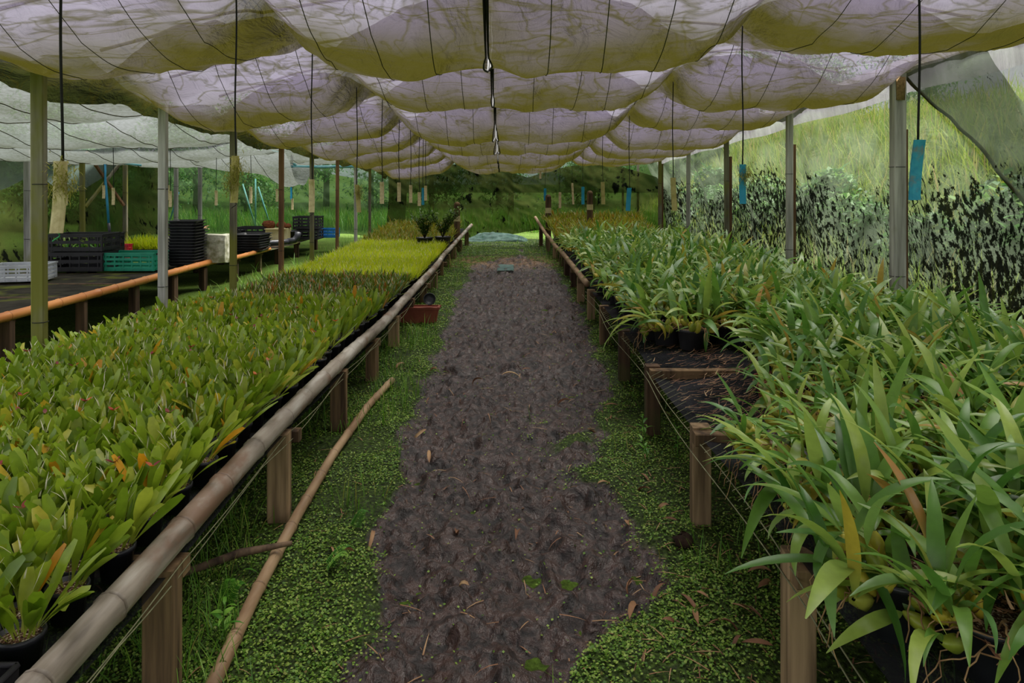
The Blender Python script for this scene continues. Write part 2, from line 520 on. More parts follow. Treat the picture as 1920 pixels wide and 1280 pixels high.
# ------------------------------------------------------------------ ground
def mud_mask(X, Y):
    l = np.interp(Y, [1.5, 2.2, 3, 5.3, 8.8, 11.5, 12.8], [-.40, -.42, -.52, -.58, -.64, -.55, .2])
    r = np.interp(Y, [1.5, 2.1, 2.35, 2.6, 3, 3.6, 4.4, 5.3, 8.8, 11.5, 12.8], [.10, .16, .30, .60, .52, .36, .55, .68, .74, .6, .2])
    nz = fbm(X, Y, 5, .7, 5) * .10
    d = np.minimum(X - l, r - X) + nz
    m = sstep(-.07, .07, d)
    patch = np.exp(-(((X - .33) / .2) ** 2 + ((Y - 3.95) / .45) ** 2))
    return np.clip(m - patch * .75 * sstep(-.2, .5, fbm(X, Y, 9, 2, 6)), 0, 1)


def gz(X, Y):
    return .02 * np.asarray(Y, float)


def mud_h(X, Y, m):
    rg = fbm(X, Y * .8, 21, 2.2, 8, 26)
    fine = fbm(X, Y, 22, 7, 22, 26)
    steps = np.abs(fbm(X, Y * .7, 23, 2.5, 5, 16))
    clod = sstep(.35, 1.3, fbm(X, Y * .8, 25, 4, 9, 24))
    return m * (.026 * rg + .013 * fine - .024 * steps + .022 * clod) + (1 - m) * (.018 + .012 * fbm(X, Y, 24, 1.5, 6))


xs = np.linspace(-1.25, 1.25, 230)
ys = 1.75 * (15.6 / 1.75) ** np.linspace(0, 1, 620)
XX, YY = np.meshgrid(xs, ys)
MM = mud_mask(XX, YY)
litter = sstep(10.6, 11.6, YY) * (1 - sstep(12.2, 12.9, YY))
ZZ = gz(XX, YY) + mud_h(XX, YY, MM)
edge_x = sstep(1.1, 1.25, np.abs(XX))
ZZ = ZZ - .01 * edge_x

m, nt = new_mat('muddy_ground')
mud_ = nd(nt, 'ShaderNodeAttribute', attribute_name='mud').outputs['Fac']
lit_ = nd(nt, 'ShaderNodeAttribute', attribute_name='litter').outputs['Fac']
n1 = wpos(nt, 9, 6, (1, .7, 1), .65)
n2 = wpos(nt, 60, 4)
n3 = wpos(nt, 22, 6, (1, .85, 1), .62, .5)
cm = mixc(nt, .75, ramp(nt, n1, [(.36, '#140e0c'), (.5, '#3a2b27'), (.62, '#58463f')]), ramp(nt, n3, [(.42, '#0a0605'), (.49, '#2e211d'), (.60, '#4a3832')]))
cg = ramp(nt, n2, [(.35, '#1c2410'), (.55, '#34441a'), (.7, '#4e6626')])
mm = maprange(nt, math_(nt, 'ADD', mud_, math_(nt, 'MULTIPLY', math_(nt, 'SUBTRACT', n2, .5), .5)), .35, .6)
cc = mixc(nt, mm, cg, cm)
cl = ramp(nt, n2, [(.4, '#4a3626'), (.6, '#9a7856')])
cc = mixc(nt, math_(nt, 'MULTIPLY', lit_, maprange(nt, n1, .4, .6)), cc, cl)
hb = math_(nt, 'ADD', math_(nt, 'ADD', n1, n3), math_(nt, 'MULTIPLY', n2, .3))
ro = maprange(nt, n3, .40, .58, .60, .26)
out(nt, nd(nt, 'ShaderNodeBsdfPrincipled', {'Base Color': cc, 'Roughness': ro, 'Specular IOR Level': maprange(nt, mm, 0, 1, .12, .5),
    'Normal': nd(nt, 'ShaderNodeBump', {'Height': hb, 'Strength': .55, 'Distance': .04}).outputs[0]}).outputs[0])
MT['mud'] = m
me = mesh('floor', np.stack([XX, YY, ZZ], -1).reshape(-1, 3), grid(230, 620), MT['mud'], attrs={'mud': MM.ravel(), 'litter': litter.ravel()})
floor = tag(obj('floor', me), kind='structure')

# terrain outside and under the benches
m, nt = new_mat('mossy_soil')
n1 = wpos(nt, 2.2, 6)
n2 = wpos(nt, 45, 4)
c_ = mixc(nt, .5, ramp(nt, n1, [(.3, '#2a3414'), (.6, '#4a5c20'), (.8, '#5c4a30')]), ramp(nt, n2, [(.35, '#1c2a10'), (.7, '#5c7a2c')]))
out(nt, pbsdf(nt, c_, .95, .1, n2, .8, .03))
MT['terrain'] = m


def terr(X, Y):
    h = 2.3 * sstep(3.9, 8.0, X) + .5 * sstep(8, 30, X)
    h = h + .9 * sstep(16, 40, Y) + 1.6 * sstep(-9, -22, X)
    inner = sstep(-1.25, -1.2, X) * (1 - sstep(1.2, 1.25, X)) * sstep(1.7, 1.8, Y) * (1 - sstep(15.5, 15.6, Y))
    return .02 * np.clip(Y, -10, 30) + h - .05 * inner


tx = np.concatenate([np.linspace(-45, -8, 30), np.linspace(-7.5, 9, 110), np.linspace(9.6, 45, 26)])
ty = np.concatenate([np.linspace(-12, 0, 12), np.linspace(.3, 18, 90), np.linspace(18.6, 70, 40)])
TX, TY = np.meshgrid(tx, ty)
TZ = terr(TX, TY) + .02 * fbm(TX, TY, 31, .4, 2)
me = mesh('ground', np.stack([TX, TY, TZ], -1).reshape(-1, 3), grid(len(tx), len(ty)), MT['terrain'])
tag(obj('ground', me), kind='structure')

# ------------------------------------------------------------------ canopy netting
PER, Y0 = 1.85, 0.85
LX = np.array([-2.5, -1.1, 1.15, 2.8])


def zline(k, Y):
    return [2.24 - .031 * Y, 2.17 - .025 * Y, 2.22 - .026 * Y, 2.48 - .029 * Y][k]


_bay = np.random.default_rng(3).uniform(.8, 1.2, (40, 3))
_sag = np.random.default_rng(4).uniform(.75, 1.25, (40, 3))


def seam_x(Y):
    return -.07 - .011 * Y


def canopy_z(X, Y, wr=True):
    X, Y = np.broadcast_arrays(np.asarray(X, float), np.asarray(Y, float))
    Yw = Y + .12 * fbm(X, Y * 0, 41, .2, .6, 8)
    u = (Yw - Y0) / PER
    k = np.floor(u).astype(int)
    u = u - k
    B = (2 * u - 1) ** 2
    zz = np.stack([zline(i, Y) + (.20 if i in (1, 2) else 0) + np.zeros_like(X) for i in range(4)])
    seg = np.clip(np.searchsorted(LX, X) - 1, 0, 2)
    s = np.clip((X - LX[seg]) / (LX[seg + 1] - LX[seg]), -.2, 1.2)
    base = np.take_along_axis(zz, seg[None], 0)[0] * (1 - s) + np.take_along_axis(zz, seg[None] + 1, 0)[0] * s
    H = np.array([.30, .44, .30])[seg] * _bay[k % 40, seg]
    A = np.array([.20, .28, .22])[seg] * _sag[k % 40, seg]
    hump = np.clip(1 - np.abs(2 * s - 1) ** 2.6, 0, 1)
    flat = np.clip(1 - np.abs(2 * s - 1) ** 6, 0, 1)
    z = base + hump * H * B - flat * A * (1 - B) - .02 * (1 - B)
    # gathered along the seam and the two wires
    z = z - .06 * np.exp(-((X - seam_x(Y)) / .10) ** 2) * B + .03 * np.exp(-((X - seam_x(Y)) / .14) ** 2) * (1 - B)
    for xl in (-1.1, 1.15):
        near = np.exp(-((np.abs(X - xl) - .14) / .11) ** 2)
        z = z + near * .014 * np.sin(Y * 22 + 3 * np.sin(X * 9 + Y * 2) + 2 * np.sin(Y * 3))
    if wr:
        z = z + .020 * fbm(X, Y * .55, 42, .7, 2.4, 20) + .007 * fbm(X * 1.0, Y * .5, 43, 2.5, 7, 24) - .016 * np.exp(-np.abs(fbm(X, Y * .6, 48, 1.2, 3.5, 18)) * 4)
    return z, B


def gap(Y):
    g = np.zeros_like(Y)
    for c, hw, a in ((3.52, .17, .014), (4.1, .10, .006), (7.2, .35, .022), (9.0, .3, .03), (5.2, .1, .006)):
        g = np.maximum(g, a * np.clip(1 - ((Y - c) / hw) ** 2, 0, 1))
    return g


ceiling = tag(empty('ceiling', (0, 7, 2.1)), kind='structure')
CY = np.concatenate([np.linspace(-2.5, 1.6, 50), np.linspace(1.62, 15.6, 560)])


def sheet(xa, xb, n, flap=0):
    """netting between x = xa(Y) and xb(Y); flap: extra rows drooping over the outer edge"""
    sx = np.linspace(0, 1, n)
    A, B = xa(CY)[:, None], xb(CY)[:, None]
    X = A + (B - A) * sx[None]
    Y = np.repeat(CY[:, None], n, 1)
    Z, H = canopy_z(X, Y)
    D = np.clip(1.0 - H * 2.7 + .14 * fbm(X, Y, 47, .8, 3), 0, 1)  # olive tone of the net, stronger towards the bag bottoms
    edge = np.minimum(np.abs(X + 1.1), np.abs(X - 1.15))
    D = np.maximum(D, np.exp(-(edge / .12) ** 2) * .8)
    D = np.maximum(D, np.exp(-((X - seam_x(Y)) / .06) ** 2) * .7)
    if flap:
        nf = 9
        f = np.linspace(0, 1, nf)
        droop = (1 if flap < 0 else .6) * (.09 + .04 * fbm(CY, CY * 0, 44, .25, 1.2, 10) + .03 * np.sin(CY * PI / PER * 2))[:, None]
        fx = (B if flap > 0 else A) + flap * (.10 * f[None] + .03 * np.sin(CY * 5)[:, None] * f[None])
        fz = (Z[:, -1:] if flap > 0 else Z[:, :1]) - droop * f[None] ** 1.4
        fy = np.repeat(CY[:, None], nf, 1)
        fd = (np.ones_like(fx) + f[None] * .7) if flap < 0 else np.ones_like(fx) * .8
        D = np.maximum(D, np.exp(-((X - (B if flap > 0 else A)) / .22) ** 2) * (1.15 if flap < 0 else .8))
        if flap > 0:
            X, Y, Z, D = (np.concatenate([p, q[:, 1:]], 1) for p, q in ((X, fx), (Y, fy), (Z, fz), (D, fd)))
        else:
            X, Y, Z, D = (np.concatenate([q[:, :0:-1], p], 1) for p, q in ((X, fx), (Y, fy), (Z, fz), (D, fd)))
    n2 = X.shape[1]
    return mesh('canopy_sheet', np.stack([X, Y, Z], -1).reshape(-1, 3), grid(n2, len(CY)), MT['canopy'], attrs={'net_tone': D.ravel()})


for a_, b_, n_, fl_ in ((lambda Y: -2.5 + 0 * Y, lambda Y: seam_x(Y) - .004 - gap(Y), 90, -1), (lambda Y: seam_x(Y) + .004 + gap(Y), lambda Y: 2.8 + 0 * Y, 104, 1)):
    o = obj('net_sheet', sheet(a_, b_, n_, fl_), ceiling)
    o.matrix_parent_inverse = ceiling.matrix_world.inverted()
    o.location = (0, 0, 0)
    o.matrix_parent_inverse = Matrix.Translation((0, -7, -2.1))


def cpart(name, VF, mat, smooth=True):
    V, F = VF
    V = np.asarray(V) - np.array([0, 7, 2.1])
    return obj(name, mesh(name, V, F, mat, smooth=smooth), ceiling)


yy = np.linspace(1.5, 15.5, 280)
for s_ in (-1, 1):   # dark bound edges along the central seam
    xx = seam_x(yy) + s_ * (.006 + gap(yy))
    zz, _ = canopy_z(xx, yy)
    cpart('seam_hem', tube(np.stack([xx, yy, zz - .004], 1), .006 + .002 * np.sin(yy * 7), 5), MT['wire'])
for xl in (-2.2, -1.9, -1.62, -1.36, -.86, -.6, -.34, .16, .42, .68, .92, 1.42, 1.75, 2.1, 2.45):   # cords that run along the net
    zz, _ = canopy_z(xl + 0 * yy, yy)
    xx = xl + .03 * fbm(yy, yy * 0, int(xl * 100) + 900, .2, .8, 6)
    zz, _ = canopy_z(xx, yy)
    cpart('cord', tube(np.stack([xx, yy, zz - .003], 1), .0022, 4), MT['cord'])
for xl, k in ((-1.1, 1), (1.15, 2)):    # carrying wires
    xx = xl + 0 * yy
    zz, _ = canopy_z(xx, yy)
    cpart('carrying_wire', tube(np.stack([xx, yy, zz + .004], 1), .004, 5), MT['wire'])
for kb in range(0, 8):    # arched pipes above the net at every bay
    for half in (0, .5):
        yb = Y0 + (kb + half) * PER
        if yb > 14.6: continue
        xa = np.linspace(-2.5, 2.8, 60)
        zt, _ = canopy_z(xa, np.full(60, Y0 + kb * PER), False)
        arch = np.interp(xa, [-2.5, 2.8], [zline(0, yb), zline(3, yb)]) + .33 * (1 - ((xa - .05) / 2.7) ** 2) + .14
        if half == 0: arch = np.maximum(arch, zt + .025)
        cpart('arched_pipe', tube(np.stack([xa, np.full(60, yb), arch], 1), .011, 6), MT['hoop'])


# ------------------------------------------------------------------ walls of netting
def net_wall(name, top, bot, Ya, Yb, nu, nv, mat, seed, bulge=.2, mould=None, side=1, wr=.05, parent=None):
    """netting whose top and bottom edges are given as functions Y -> (x, z)"""
    Yg = np.linspace(Ya, Yb, nu)
    v = np.linspace(0, 1, nv)
    (xa, za), (xb, zb) = top(Yg), bot(Yg)
    X = xa[:, None] * (1 - v) + xb[:, None] * v
    Z = za[:, None] * (1 - v) + zb[:, None] * v
    Y = np.repeat(Yg[:, None], nv, 1)
    pulls = np.abs(np.sin((Y - 1.3) * PI / 2.1)) ** .7
    X = X + side * bulge * np.sin(v * PI)[None] * pulls + wr * fbm(Y, Z, seed, .35, 1.8) + .02 * fbm(Y + Z * .5, Z, seed + 1, 2, 6)
    md = np.zeros_like(X) + .5
    if mould is not None: md = mould(Y, Z, v[None] + 0 * X)
    me = mesh(name, np.stack([X, Y, Z], -1).reshape(-1, 3), grid(nv, nu), mat, attrs={'mould': md.ravel()})
    return obj(name, me, parent)


def r_mould(Y, Z, v):
    a = .32 + .44 * sstep(.12, .46, v + .10 * fbm(Y, Z, 64, .3, 1, 10))
    return np.clip(a + .10 * fbm(Y, Z, 61, .15, .6, 8), 0, .86)


wall_right = net_wall('wall_right', lambda Y: (2.86 + 0 * Y, 2.42 - .029 * Y), lambda Y: (3.30 + 0 * Y, .02 * Y + .0), 4.5, 15.8, 150, 60, MT['wall_mould'], 62, .22, r_mould)
tag(wall_right, kind='structure')
o = net_wall('near_sheet', lambda Y: (2.88 + 0 * Y, 2.43 - .029 * Y), lambda Y: (3.28 + 0 * Y, .02 * Y + .01), 1.6, 4.75, 60, 60, MT['wall_mould'], 63, .2, lambda Y, Z, v: np.clip(r_mould(Y, Z, v) * .9, 0, 1), parent=wall_right)
# slanted overlap: the near sheet's far edge runs down towards the viewer
V_ = np.array([x.co for x in o.data.vertices])
V_[:, 1] += sstep(3.2, 4.75, V_[:, 1]) * (V_[:, 2] - 1.35) * .75
o.data.vertices.foreach_set('co', V_.astype(np.float32).ravel())
o.data.update()
edge_pts = V_.reshape(60, 60, 3)[-1]
obj('rolled_edge', mesh('rolled_edge', *tube(edge_pts + np.array([-.012, 0, 0]), .012, 6), MT['cord']), wall_right)
Yg = np.linspace(1.6, 15.6, 180)
v_ = np.linspace(0, 1, 12)
topz = 2.58 - .027 * Yg
X = 3.02 + .05 * v_[None] + .02 * fbm(Yg, Yg * 0, 65, .4, 3)[:, None]
Z = topz[:, None] - (.27 + .012 * np.sin(Yg * 3))[:, None] * v_[None]
o = obj('hem_strip', mesh('hem_strip', np.stack([X, np.repeat(Yg[:, None], 12, 1), Z], -1).reshape(-1, 3), grid(12, 180), MT['hem_cloth']), wall_right)


def back_wall(name, xa, xb, Y, ztop, zbot, mat, seed, nx=140, nz=36, wr=.10, md=.5):
    Xg = np.linspace(xa, xb, nx)
    v = np.linspace(0, 1, nz)
    zt, zb = ztop(Xg), zbot(Xg)
    Z = zt[:, None] * (1 - v) + zb[:, None] * v
    X = np.repeat(Xg[:, None], nz, 1)
    Yy = Y(Xg)[:, None] + wr * fbm(X, Z, seed, .4, 2) + .03 * fbm(X + Z, Z, seed + 1, 2, 6) + .12 * np.sin(v * PI)[None]
    me = mesh(name, np.stack([X, Yy, Z], -1).reshape(-1, 3), grid(nz, nx), mat, attrs={'mould': np.full(X.size, md)})
    return obj(name, me)


tag(back_wall('wall_back', -2.6, 3.4, lambda X: 15.7 + 0 * X, lambda X: 1.62 + .28 * np.abs(np.sin((X - .35) * 1.15)) , lambda X: .42 + .10 * np.sin(X * 2), MT['wall_dark'], 71), kind='structure')
tag(back_wall('wall_back', -2.6, 3.4, lambda X: 15.95 + 0 * X, lambda X: 2.25 + 0 * X, lambda X: 1.3 + 0 * X, MT['wall_light'], 73, nz=14), kind='structure')
tag(back_wall('wall_back', -9.5, -2.3, lambda X: 16.3 + .15 * np.sin(X), lambda X: 2.15 + .1 * np.sin(X), lambda X: .35 + .05 * np.sin(X * 3), MT['wall_light'], 75), kind='structure')
# dark mouldy net at the far left, and the pale cloth above it
tag(net_wall('wall_left', lambda Y: (-7.6 + 0 * Y, 1.95 - .12 * np.abs(np.sin(Y * 1.1))), lambda Y: (-7.3 + 0 * Y, .02 * Y + .02), 7.0, 16.2, 120, 40, MT['wall_dark'], 77, .2, lambda Y, Z, v: .35 + .5 * v, -1), kind='structure')
Yg = np.linspace(7.2, 12.6, 70)
v_ = np.linspace(0, 1, 18)
Zt = 2.25 - .015 * Yg
low = .42 + .30 * np.abs(np.sin((Yg - 7.1) * PI / 1.9))
Z = Zt[:, None] - low[:, None] * v_[None]
X = -6.2 - .75 * v_[None] + .05 * fbm(Yg[:, None] + 0 * v_[None], Z, 79, .4, 2)
tag(obj('shade_cloth', mesh('shade_cloth', np.stack([X, np.repeat(Yg[:, None], 18, 1), Z], -1).reshape(-1, 3), grid(18, 70), MT['wall_tent'])),
    'pale greenish cloth with scalloped hem hanging behind the potting bench', 'cloth')

# grey agro-cloth roof over the second bench, in two sagging lengths with a torn end
def cloth_roof(name, xa, xb, ya, yb, zf, nper, seed, amp, ragged=0):
    nx, ny = 80, 110
    sx, sy = np.linspace(0, 1, nx), np.linspace(0, 1, ny)
    SX, SY = np.meshgrid(sx, sy)
    X = xa + (xb - xa) * SX
    Y = ya + (yb - ya) * SY + .25 * fbm(SX, SY * 0, seed, .4, 1.2, 8)
    ph = (SY * nper) % 1.0
    B = (2 * ph - 1) ** 2
    Z = zf(X, Y) + amp * (B - .6) + .035 * fbm(X, Y * .6, seed + 1, .4, 1.6) + .012 * fbm(X, Y, seed + 2, 1.5, 5) - .10 * np.sin(SX * PI)
    if ragged:
        tz = sstep(.62, 1, SX) * sstep(.35, .75, SY)
        Z = Z - tz * (.28 + .10 * fbm(X, Y, seed + 3, .8, 2.5))
        Y = Y + tz * .15 * fbm(X, Y, seed + 4, .8, 2)
    D = np.clip(.25 + .5 * (1 - B) + .2 * fbm(X, Y, seed + 5, .5, 2), 0, 1)  # cloth tone, darker towards the middle of each sag
    o = obj(name, mesh(name, np.stack([X, Y, Z], -1).reshape(-1, 3), grid(nx, ny), MT['canopy_grey'], attrs={'net_tone': D.ravel()}))
    parts = []
    for k in range(1, 9):
        ix = int(k / 9 * nx)
        pts = np.stack([X[:, ix], Y[:, ix], Z[:, ix] - .006], 1)
        obj('cord', mesh('cord', *tube(pts, .004, 4), MT['cord']), o)
    return o


tag(cloth_roof('cloth_roof', -7.2, -2.64, 4.5, 8.4, lambda X, Y: 2.52 - .066 * Y, 2, 81, .16), 'whitish grey shade cloth sagging over the potting bench', 'shade cloth')
tag(cloth_roof('cloth_roof', -7.0, -3.0, 8.5, 11.4, lambda X, Y: 2.02 - .012 * Y, 2, 86, .13, 1), 'torn grey shade cloth with ragged drooping end beyond the whole one', 'shade cloth')
tag(cloth_roof('cloth_roof', -8.8, -2.62, 11.8, 16.0, lambda X, Y: 2.18 - .012 * Y, 3, 92, .10), 'olive stained shade cloth furthest over the back of the potting area', 'shade cloth')


# ------------------------------------------------------------------ benches
def bamboo(pts, r, seed, node=.32, n=12):
    """pole with node rings; attribute t marks the dark ring"""
    pts = np.asarray(pts, float)
    seg = np.linalg.norm(np.diff(pts, axis=0), axis=1)
    cum = np.concatenate([[0], np.cumsum(seg)])
    L = cum[-1]
    rr = np.random.default_rng(seed)
    s = [0.0]
    nodes = []
    p = rr.uniform(.1, node)
    while p < L:
        nodes.append(p); p += node * rr.uniform(.8, 1.2)
    S_ = set(np.linspace(0, L, max(4, int(L / .12))))
    for q in nodes:
        for d in (-.014, -.005, 0, .005, .014): S_.add(min(max(q + d, 0), L))
    S_ = np.array(sorted(S_))
    C_ = np.stack([np.interp(S_, cum, pts[:, i]) for i in range(3)], 1)
    t = np.zeros(len(S_))
    R = np.full(len(S_), r)
    for q in nodes:
        d = np.abs(S_ - q)
        R = R + .0035 * (d < .012) * (d > .003) - .002 * (d <= .003)
        t = np.maximum(t, (d <= .003) * .9)
    V, F = tube(C_, R, n)
    return V, F, np.repeat(t, n)


def add_bamboo(name, pts, r, seed, mat, parent=None, node=.32, label=None):
    V, F, t = bamboo(pts, r, seed, node)
    o = obj(name, mesh(name, V, F, mat, attrs={'t': t}), parent)
    if label: o['label'] = label
    return o


TZL = .43     # netting height of the bench on the left of the path
RAILX = -.945
bench_l = tag(empty('plant_bench', (RAILX, 1.5, .03)), 'long bench edged by grey bamboo, holding broad-leaved, dark and bright tufted pot plants', 'bench')
OFFL = np.array([RAILX, 1.5, .03])


def lpart(root, off, name, VF, mat, smooth=False, attrs=None):
    V, F = VF[:2]
    return obj(name, mesh(name, np.asarray(V) - off, F, mat, smooth=smooth, attrs=attrs), root)


rail_pts = [(-.95, .9, .435), (-.95, 1.65, .445), (-.945, 2.8, .485), (-.94, 3.9, .482), (-.945, 5.2, .45), (-.945, 6.7, .435), (-.945, 9, .445), (-.94, 11.8, .48), (-.88, 13.6, .56), (-.79, 15.0, .66)]
rp = np.array(rail_pts)
fy = np.linspace(.9, 15.0, 90)
fx = np.interp(fy, rp[:, 1], rp[:, 0]) + .012 * fbm(fy, fy * 0, 101, .15, .5, 6)
fz = np.interp(fy, rp[:, 1], rp[:, 2])
for _ in range(4): fz[1:-1] = (fz[:-2] + fz[1:-1] * 2 + fz[2:]) / 4
for a, b, r, sd, dz in ((0, 24, .038, 1, 0), (23, 56, .036, 2, .0), (55, 90, .032, 3, 0)):
    V, F, t = bamboo(np.stack([fx[a:b], fy[a:b], fz[a:b] + dz], 1), r, sd)
    lpart(bench_l, OFFL, 'bamboo_rail', (V, F), MT['bamboo_grey'], True, {'t': t})


def bench_net(xa, xb, ya, yb, zf, seed, sag=.02, nx=40, ny=160):
    X, Y = np.meshgrid(np.linspace(xa, xb, nx), np.linspace(ya, yb, ny))
    Z = zf(X, Y) + sag * (fbm(X, Y, seed, .3, 1.2) - .6) * .5
    return np.stack([X, Y, Z], -1).reshape(-1, 3), grid(nx, ny)


rail_z = lambda Y: np.interp(Y, fy, fz)
lpart(bench_l, OFFL, 'bench_top', bench_net(-2.39, -.93, 1.0, 14.9, lambda X, Y: rail_z(Y) - .055, 102), MT['bench_net'], True)
legs_y = [2.05, 3.08, 4.14, 5.10, 6.06, 7.05, 8.1, 9.1, 10.2, 11.2, 12.2, 13.2, 14.3]
for i, y in enumerate(legs_y):
    for x, mt, wd in ((-.955, ['leg', 'leg_fresh', 'leg'][i % 3], .085), (-2.33, 'leg_dark', .07)):
        x = x if x < -2 else float(np.interp(y, fy, fx)) - .01
        zt = float(rail_z(y)) - .05
        zb = .02 * y - .03
        if zt - zb < .06: continue
        lpart(bench_l, OFFL, 'leg', box(x, y, (zt + zb) / 2, wd * random.uniform(.85, 1.1), wd * random.uniform(.85, 1.0), zt - zb, random.uniform(-.12, .12), .004), MT[mt])
    # cross beam whose sawn end pokes out past the rail
    zt = float(rail_z(y)) - .085
    lpart(bench_l, OFFL, 'cross_beam', bar((-2.39, y + .07, zt), (-.90 + random.uniform(-.03, .02), y + .07, zt), .05, .05), MT['leg'])
# slack cords below the rail
for k in range(2):
    yq = np.linspace(1.4, 9.5, 120)
    zq = rail_z(yq) - .055 - .018 * k - .02 * np.abs(np.sin(yq * 3.05 + k))
    xq = np.interp(yq, fy, fx) + .028 + .006 * np.sin(yq * 4 + k)
    lpart(bench_l, OFFL, 'edge_cord', tube(np.stack([xq, yq, zq], 1), .0021, 4), MT['twine'], True)

TZR = .475
XR = .763
bench_r = tag(empty('plant_bench', (XR, 1.4, .03)), 'long net-topped timber bench crowded with bulbous orchids along the mouldy net wall', 'bench')
OFFR = np.array([XR, 1.4, .03])
rzr = lambda Y: np.interp(Y, [1.0, 3, 5, 8, 12, 13.4, 15], [.475, .49, .485, .46, .45, .56, .80])
rxr = lambda Y: np.interp(Y, [1.0, 11.5, 13, 15], [.77, .765, .68, .50])
lpart(bench_r, OFFR, 'bench_top', bench_net(.76, 2.62, 1.0, 14.8, lambda X, Y: rzr(Y) - .01 - .05 * np.exp(-((X - .9) / .25) ** 2) * sstep(2.2, 3.0, Y) * (1 - sstep(3.9, 4.4, Y)), 112, .03), MT['bench_net'], True)
yq = np.linspace(7.4, 15, 60)
V, F, t = bamboo(np.stack([rxr(yq) - .01, yq, rzr(yq) + .012], 1), .03, 9)
lpart(bench_r, OFFR, 'bamboo_rail', (V, F), MT['bamboo_brown'], True, {'t': t})
legs_r = [2.0, 3.03, 4.06, 5.07, 6.15, 7.15, 8.2, 9.2, 10.2, 11.2, 12.2, 13.2, 14.2]
for i, y in enumerate(legs_r):
    for x, mt, wd in ((.765, ['leg_fresh', 'leg_fresh', 'leg_dark', 'leg_dark', 'leg'][i % 5], .075), (2.55, 'leg_dark', .07)):
        x = x if x > 2 else float(rxr(y))
        zt, zb = float(rzr(y)) - .012, .02 * y - .03
        if zt - zb < .05: continue
        lpart(bench_r, OFFR, 'leg', box(x, y, (zt + zb) / 2, wd, wd * .95, zt - zb, random.uniform(-.12, .12), .004), MT[mt])
    zt = float(rzr(y)) - .045
    lpart(bench_r, OFFR, 'cross_beam', bar((.745 + random.uniform(-.02, .01), y - .06, zt), (2.62, y - .06, zt), .055, .05), MT['leg'])
yq = np.linspace(1.3, 7.4, 120)
for k in range(2):
    xq = rxr(yq) - .03 - .018 * k + .012 * np.sin(yq * 3 + k)
    zq = rzr(yq) - .03 - .035 * k - .03 * np.abs(np.sin(yq * 1.5 + .4 * k))
    lpart(bench_r, OFFR, 'edge_cord', tube(np.stack([xq, yq, zq], 1), .0023, 4), MT['twine'], True)
st = [tube([(float(rxr(y)) - .035, y, float(rzr(y)) - .05), (float(rxr(y)) + .03, y + .01, float(rzr(y)) - .02)], .0011, 3) for y in np.arange(2.2, 6, .07)]
o = lpart(bench_r, OFFR, 'lacing', join(st), MT['twine']); o['kind'] = 'stuff'

# second bench, beyond the posts on the left
B2X = -3.68
bench_2 = tag(empty('potting_bench', (B2X, 5, .1)), 'low potting bench edged with orange bamboo under the grey cloth', 'bench')
OFF2 = np.array([B2X, 5, .1])
yq = np.linspace(3.8, 9.35, 40)
V, F, t = bamboo(np.stack([B2X + .012 * np.sin(yq), yq, .505 - .012 * np.sin((yq - 4) * .9)], 1), .036, 17, .3)
lpart(bench_2, OFF2, 'bamboo_rail', (V, F), MT['bamboo_orange'], True, {'t': t})
lpart(bench_2, OFF2, 'bench_top', bench_net(-7.0, B2X + .01, 3.8, 9.3, lambda X, Y: .485 + 0 * X, 117, .02, 40, 60), MT['bench_net_moss'], True)
for y in (4.4, 5.5, 6.45, 7.35, 8.2, 9.0):
    for x in (B2X - .03, -5.3, -6.8):
        zb = .02 * y - .03
        lpart(bench_2, OFF2, 'leg', box(x, y, (.465 + zb) / 2, .075, .075, .465 - zb, random.uniform(-.2, .2), .004), MT['leg_dark'])
    lpart(bench_2, OFF2, 'cross_beam', bar((-6.9, y + .06, .455), (B2X - .02, y + .06, .455), .045, .05), MT['leg_dark'])
bench_3 = tag(empty('potting_bench', (-4.1, 9.7, .2)), 'low shaded bench strewn with black trays and crates beyond the orange bamboo', 'bench')
OFF3 = np.array([-4.1, 9.7, .2])
lpart(bench_3, OFF3, 'bench_top', bench_net(-5.6, -3.55, 9.5, 14.2, lambda X, Y: .50 + 0 * X, 119, .02, 30, 40), MT['bench_net_moss'], True)
add_r = np.linspace(9.5, 11.0, 12)
V, F, t = bamboo(np.stack([-3.56 + 0 * add_r, add_r, .52 + 0 * add_r], 1), .03, 19, .3)
lpart(bench_3, OFF3, 'bamboo_rail', (V, F), MT['bamboo_orange'], True, {'t': t})
for y in (9.8, 10.7, 11.6, 12.6, 13.8):
    for x in (-3.62, -4.5, -5.5):
        zb = .02 * y - .03
        lpart(bench_3, OFF3, 'leg', box(x, y, (.485 + zb) / 2, .08, .08, .485 - zb, random.uniform(-.2, .2), .004), MT['leg_dark'])
    lpart(bench_3, OFF3, 'cross_beam', bar((-5.55, y + .06, .475), (-3.58, y + .06, .475), .05, .05), MT['leg_dark'])


# ------------------------------------------------------------------ posts
def post(x, y, ztop, mat, wd, label, group, brace=None, extra=None):
    zb = float(terr(x, y)) - .05
    o = tag(empty('support_post', (x, y, zb)), label, 'post', group)
    V, F = box(0, 0, (ztop - zb) / 2, wd, wd * .9, ztop - zb, random.uniform(-.15, .15), .005)
    V[:, 0] += (V[:, 2] / (ztop - zb)) * random.uniform(-.008, .008)
    sh_ = obj('shaft', mesh('shaft', V, F, mat, smooth=False), o)
    for zt_ in (.35, .7):
        h = (ztop - zb) * zt_
        obj('tie_wire', mesh('tie_wire', *tube([((wd * .56) * math.cos(a) * 1.15, (wd * .52) * math.sin(a) * 1.15, h) for a in np.linspace(0, 2 * PI, 13)], .0022, 4), MT['wire']), sh_)
    if brace:
        V, F = box(brace[0], brace[1], brace[2] / 2, wd * .55, wd * .6, brace[2], 0, .004)
        obj('splint', mesh('splint', V, F, MT['post_brown'], smooth=False), o)
    if extra: extra(o, ztop - zb, wd)
    return o


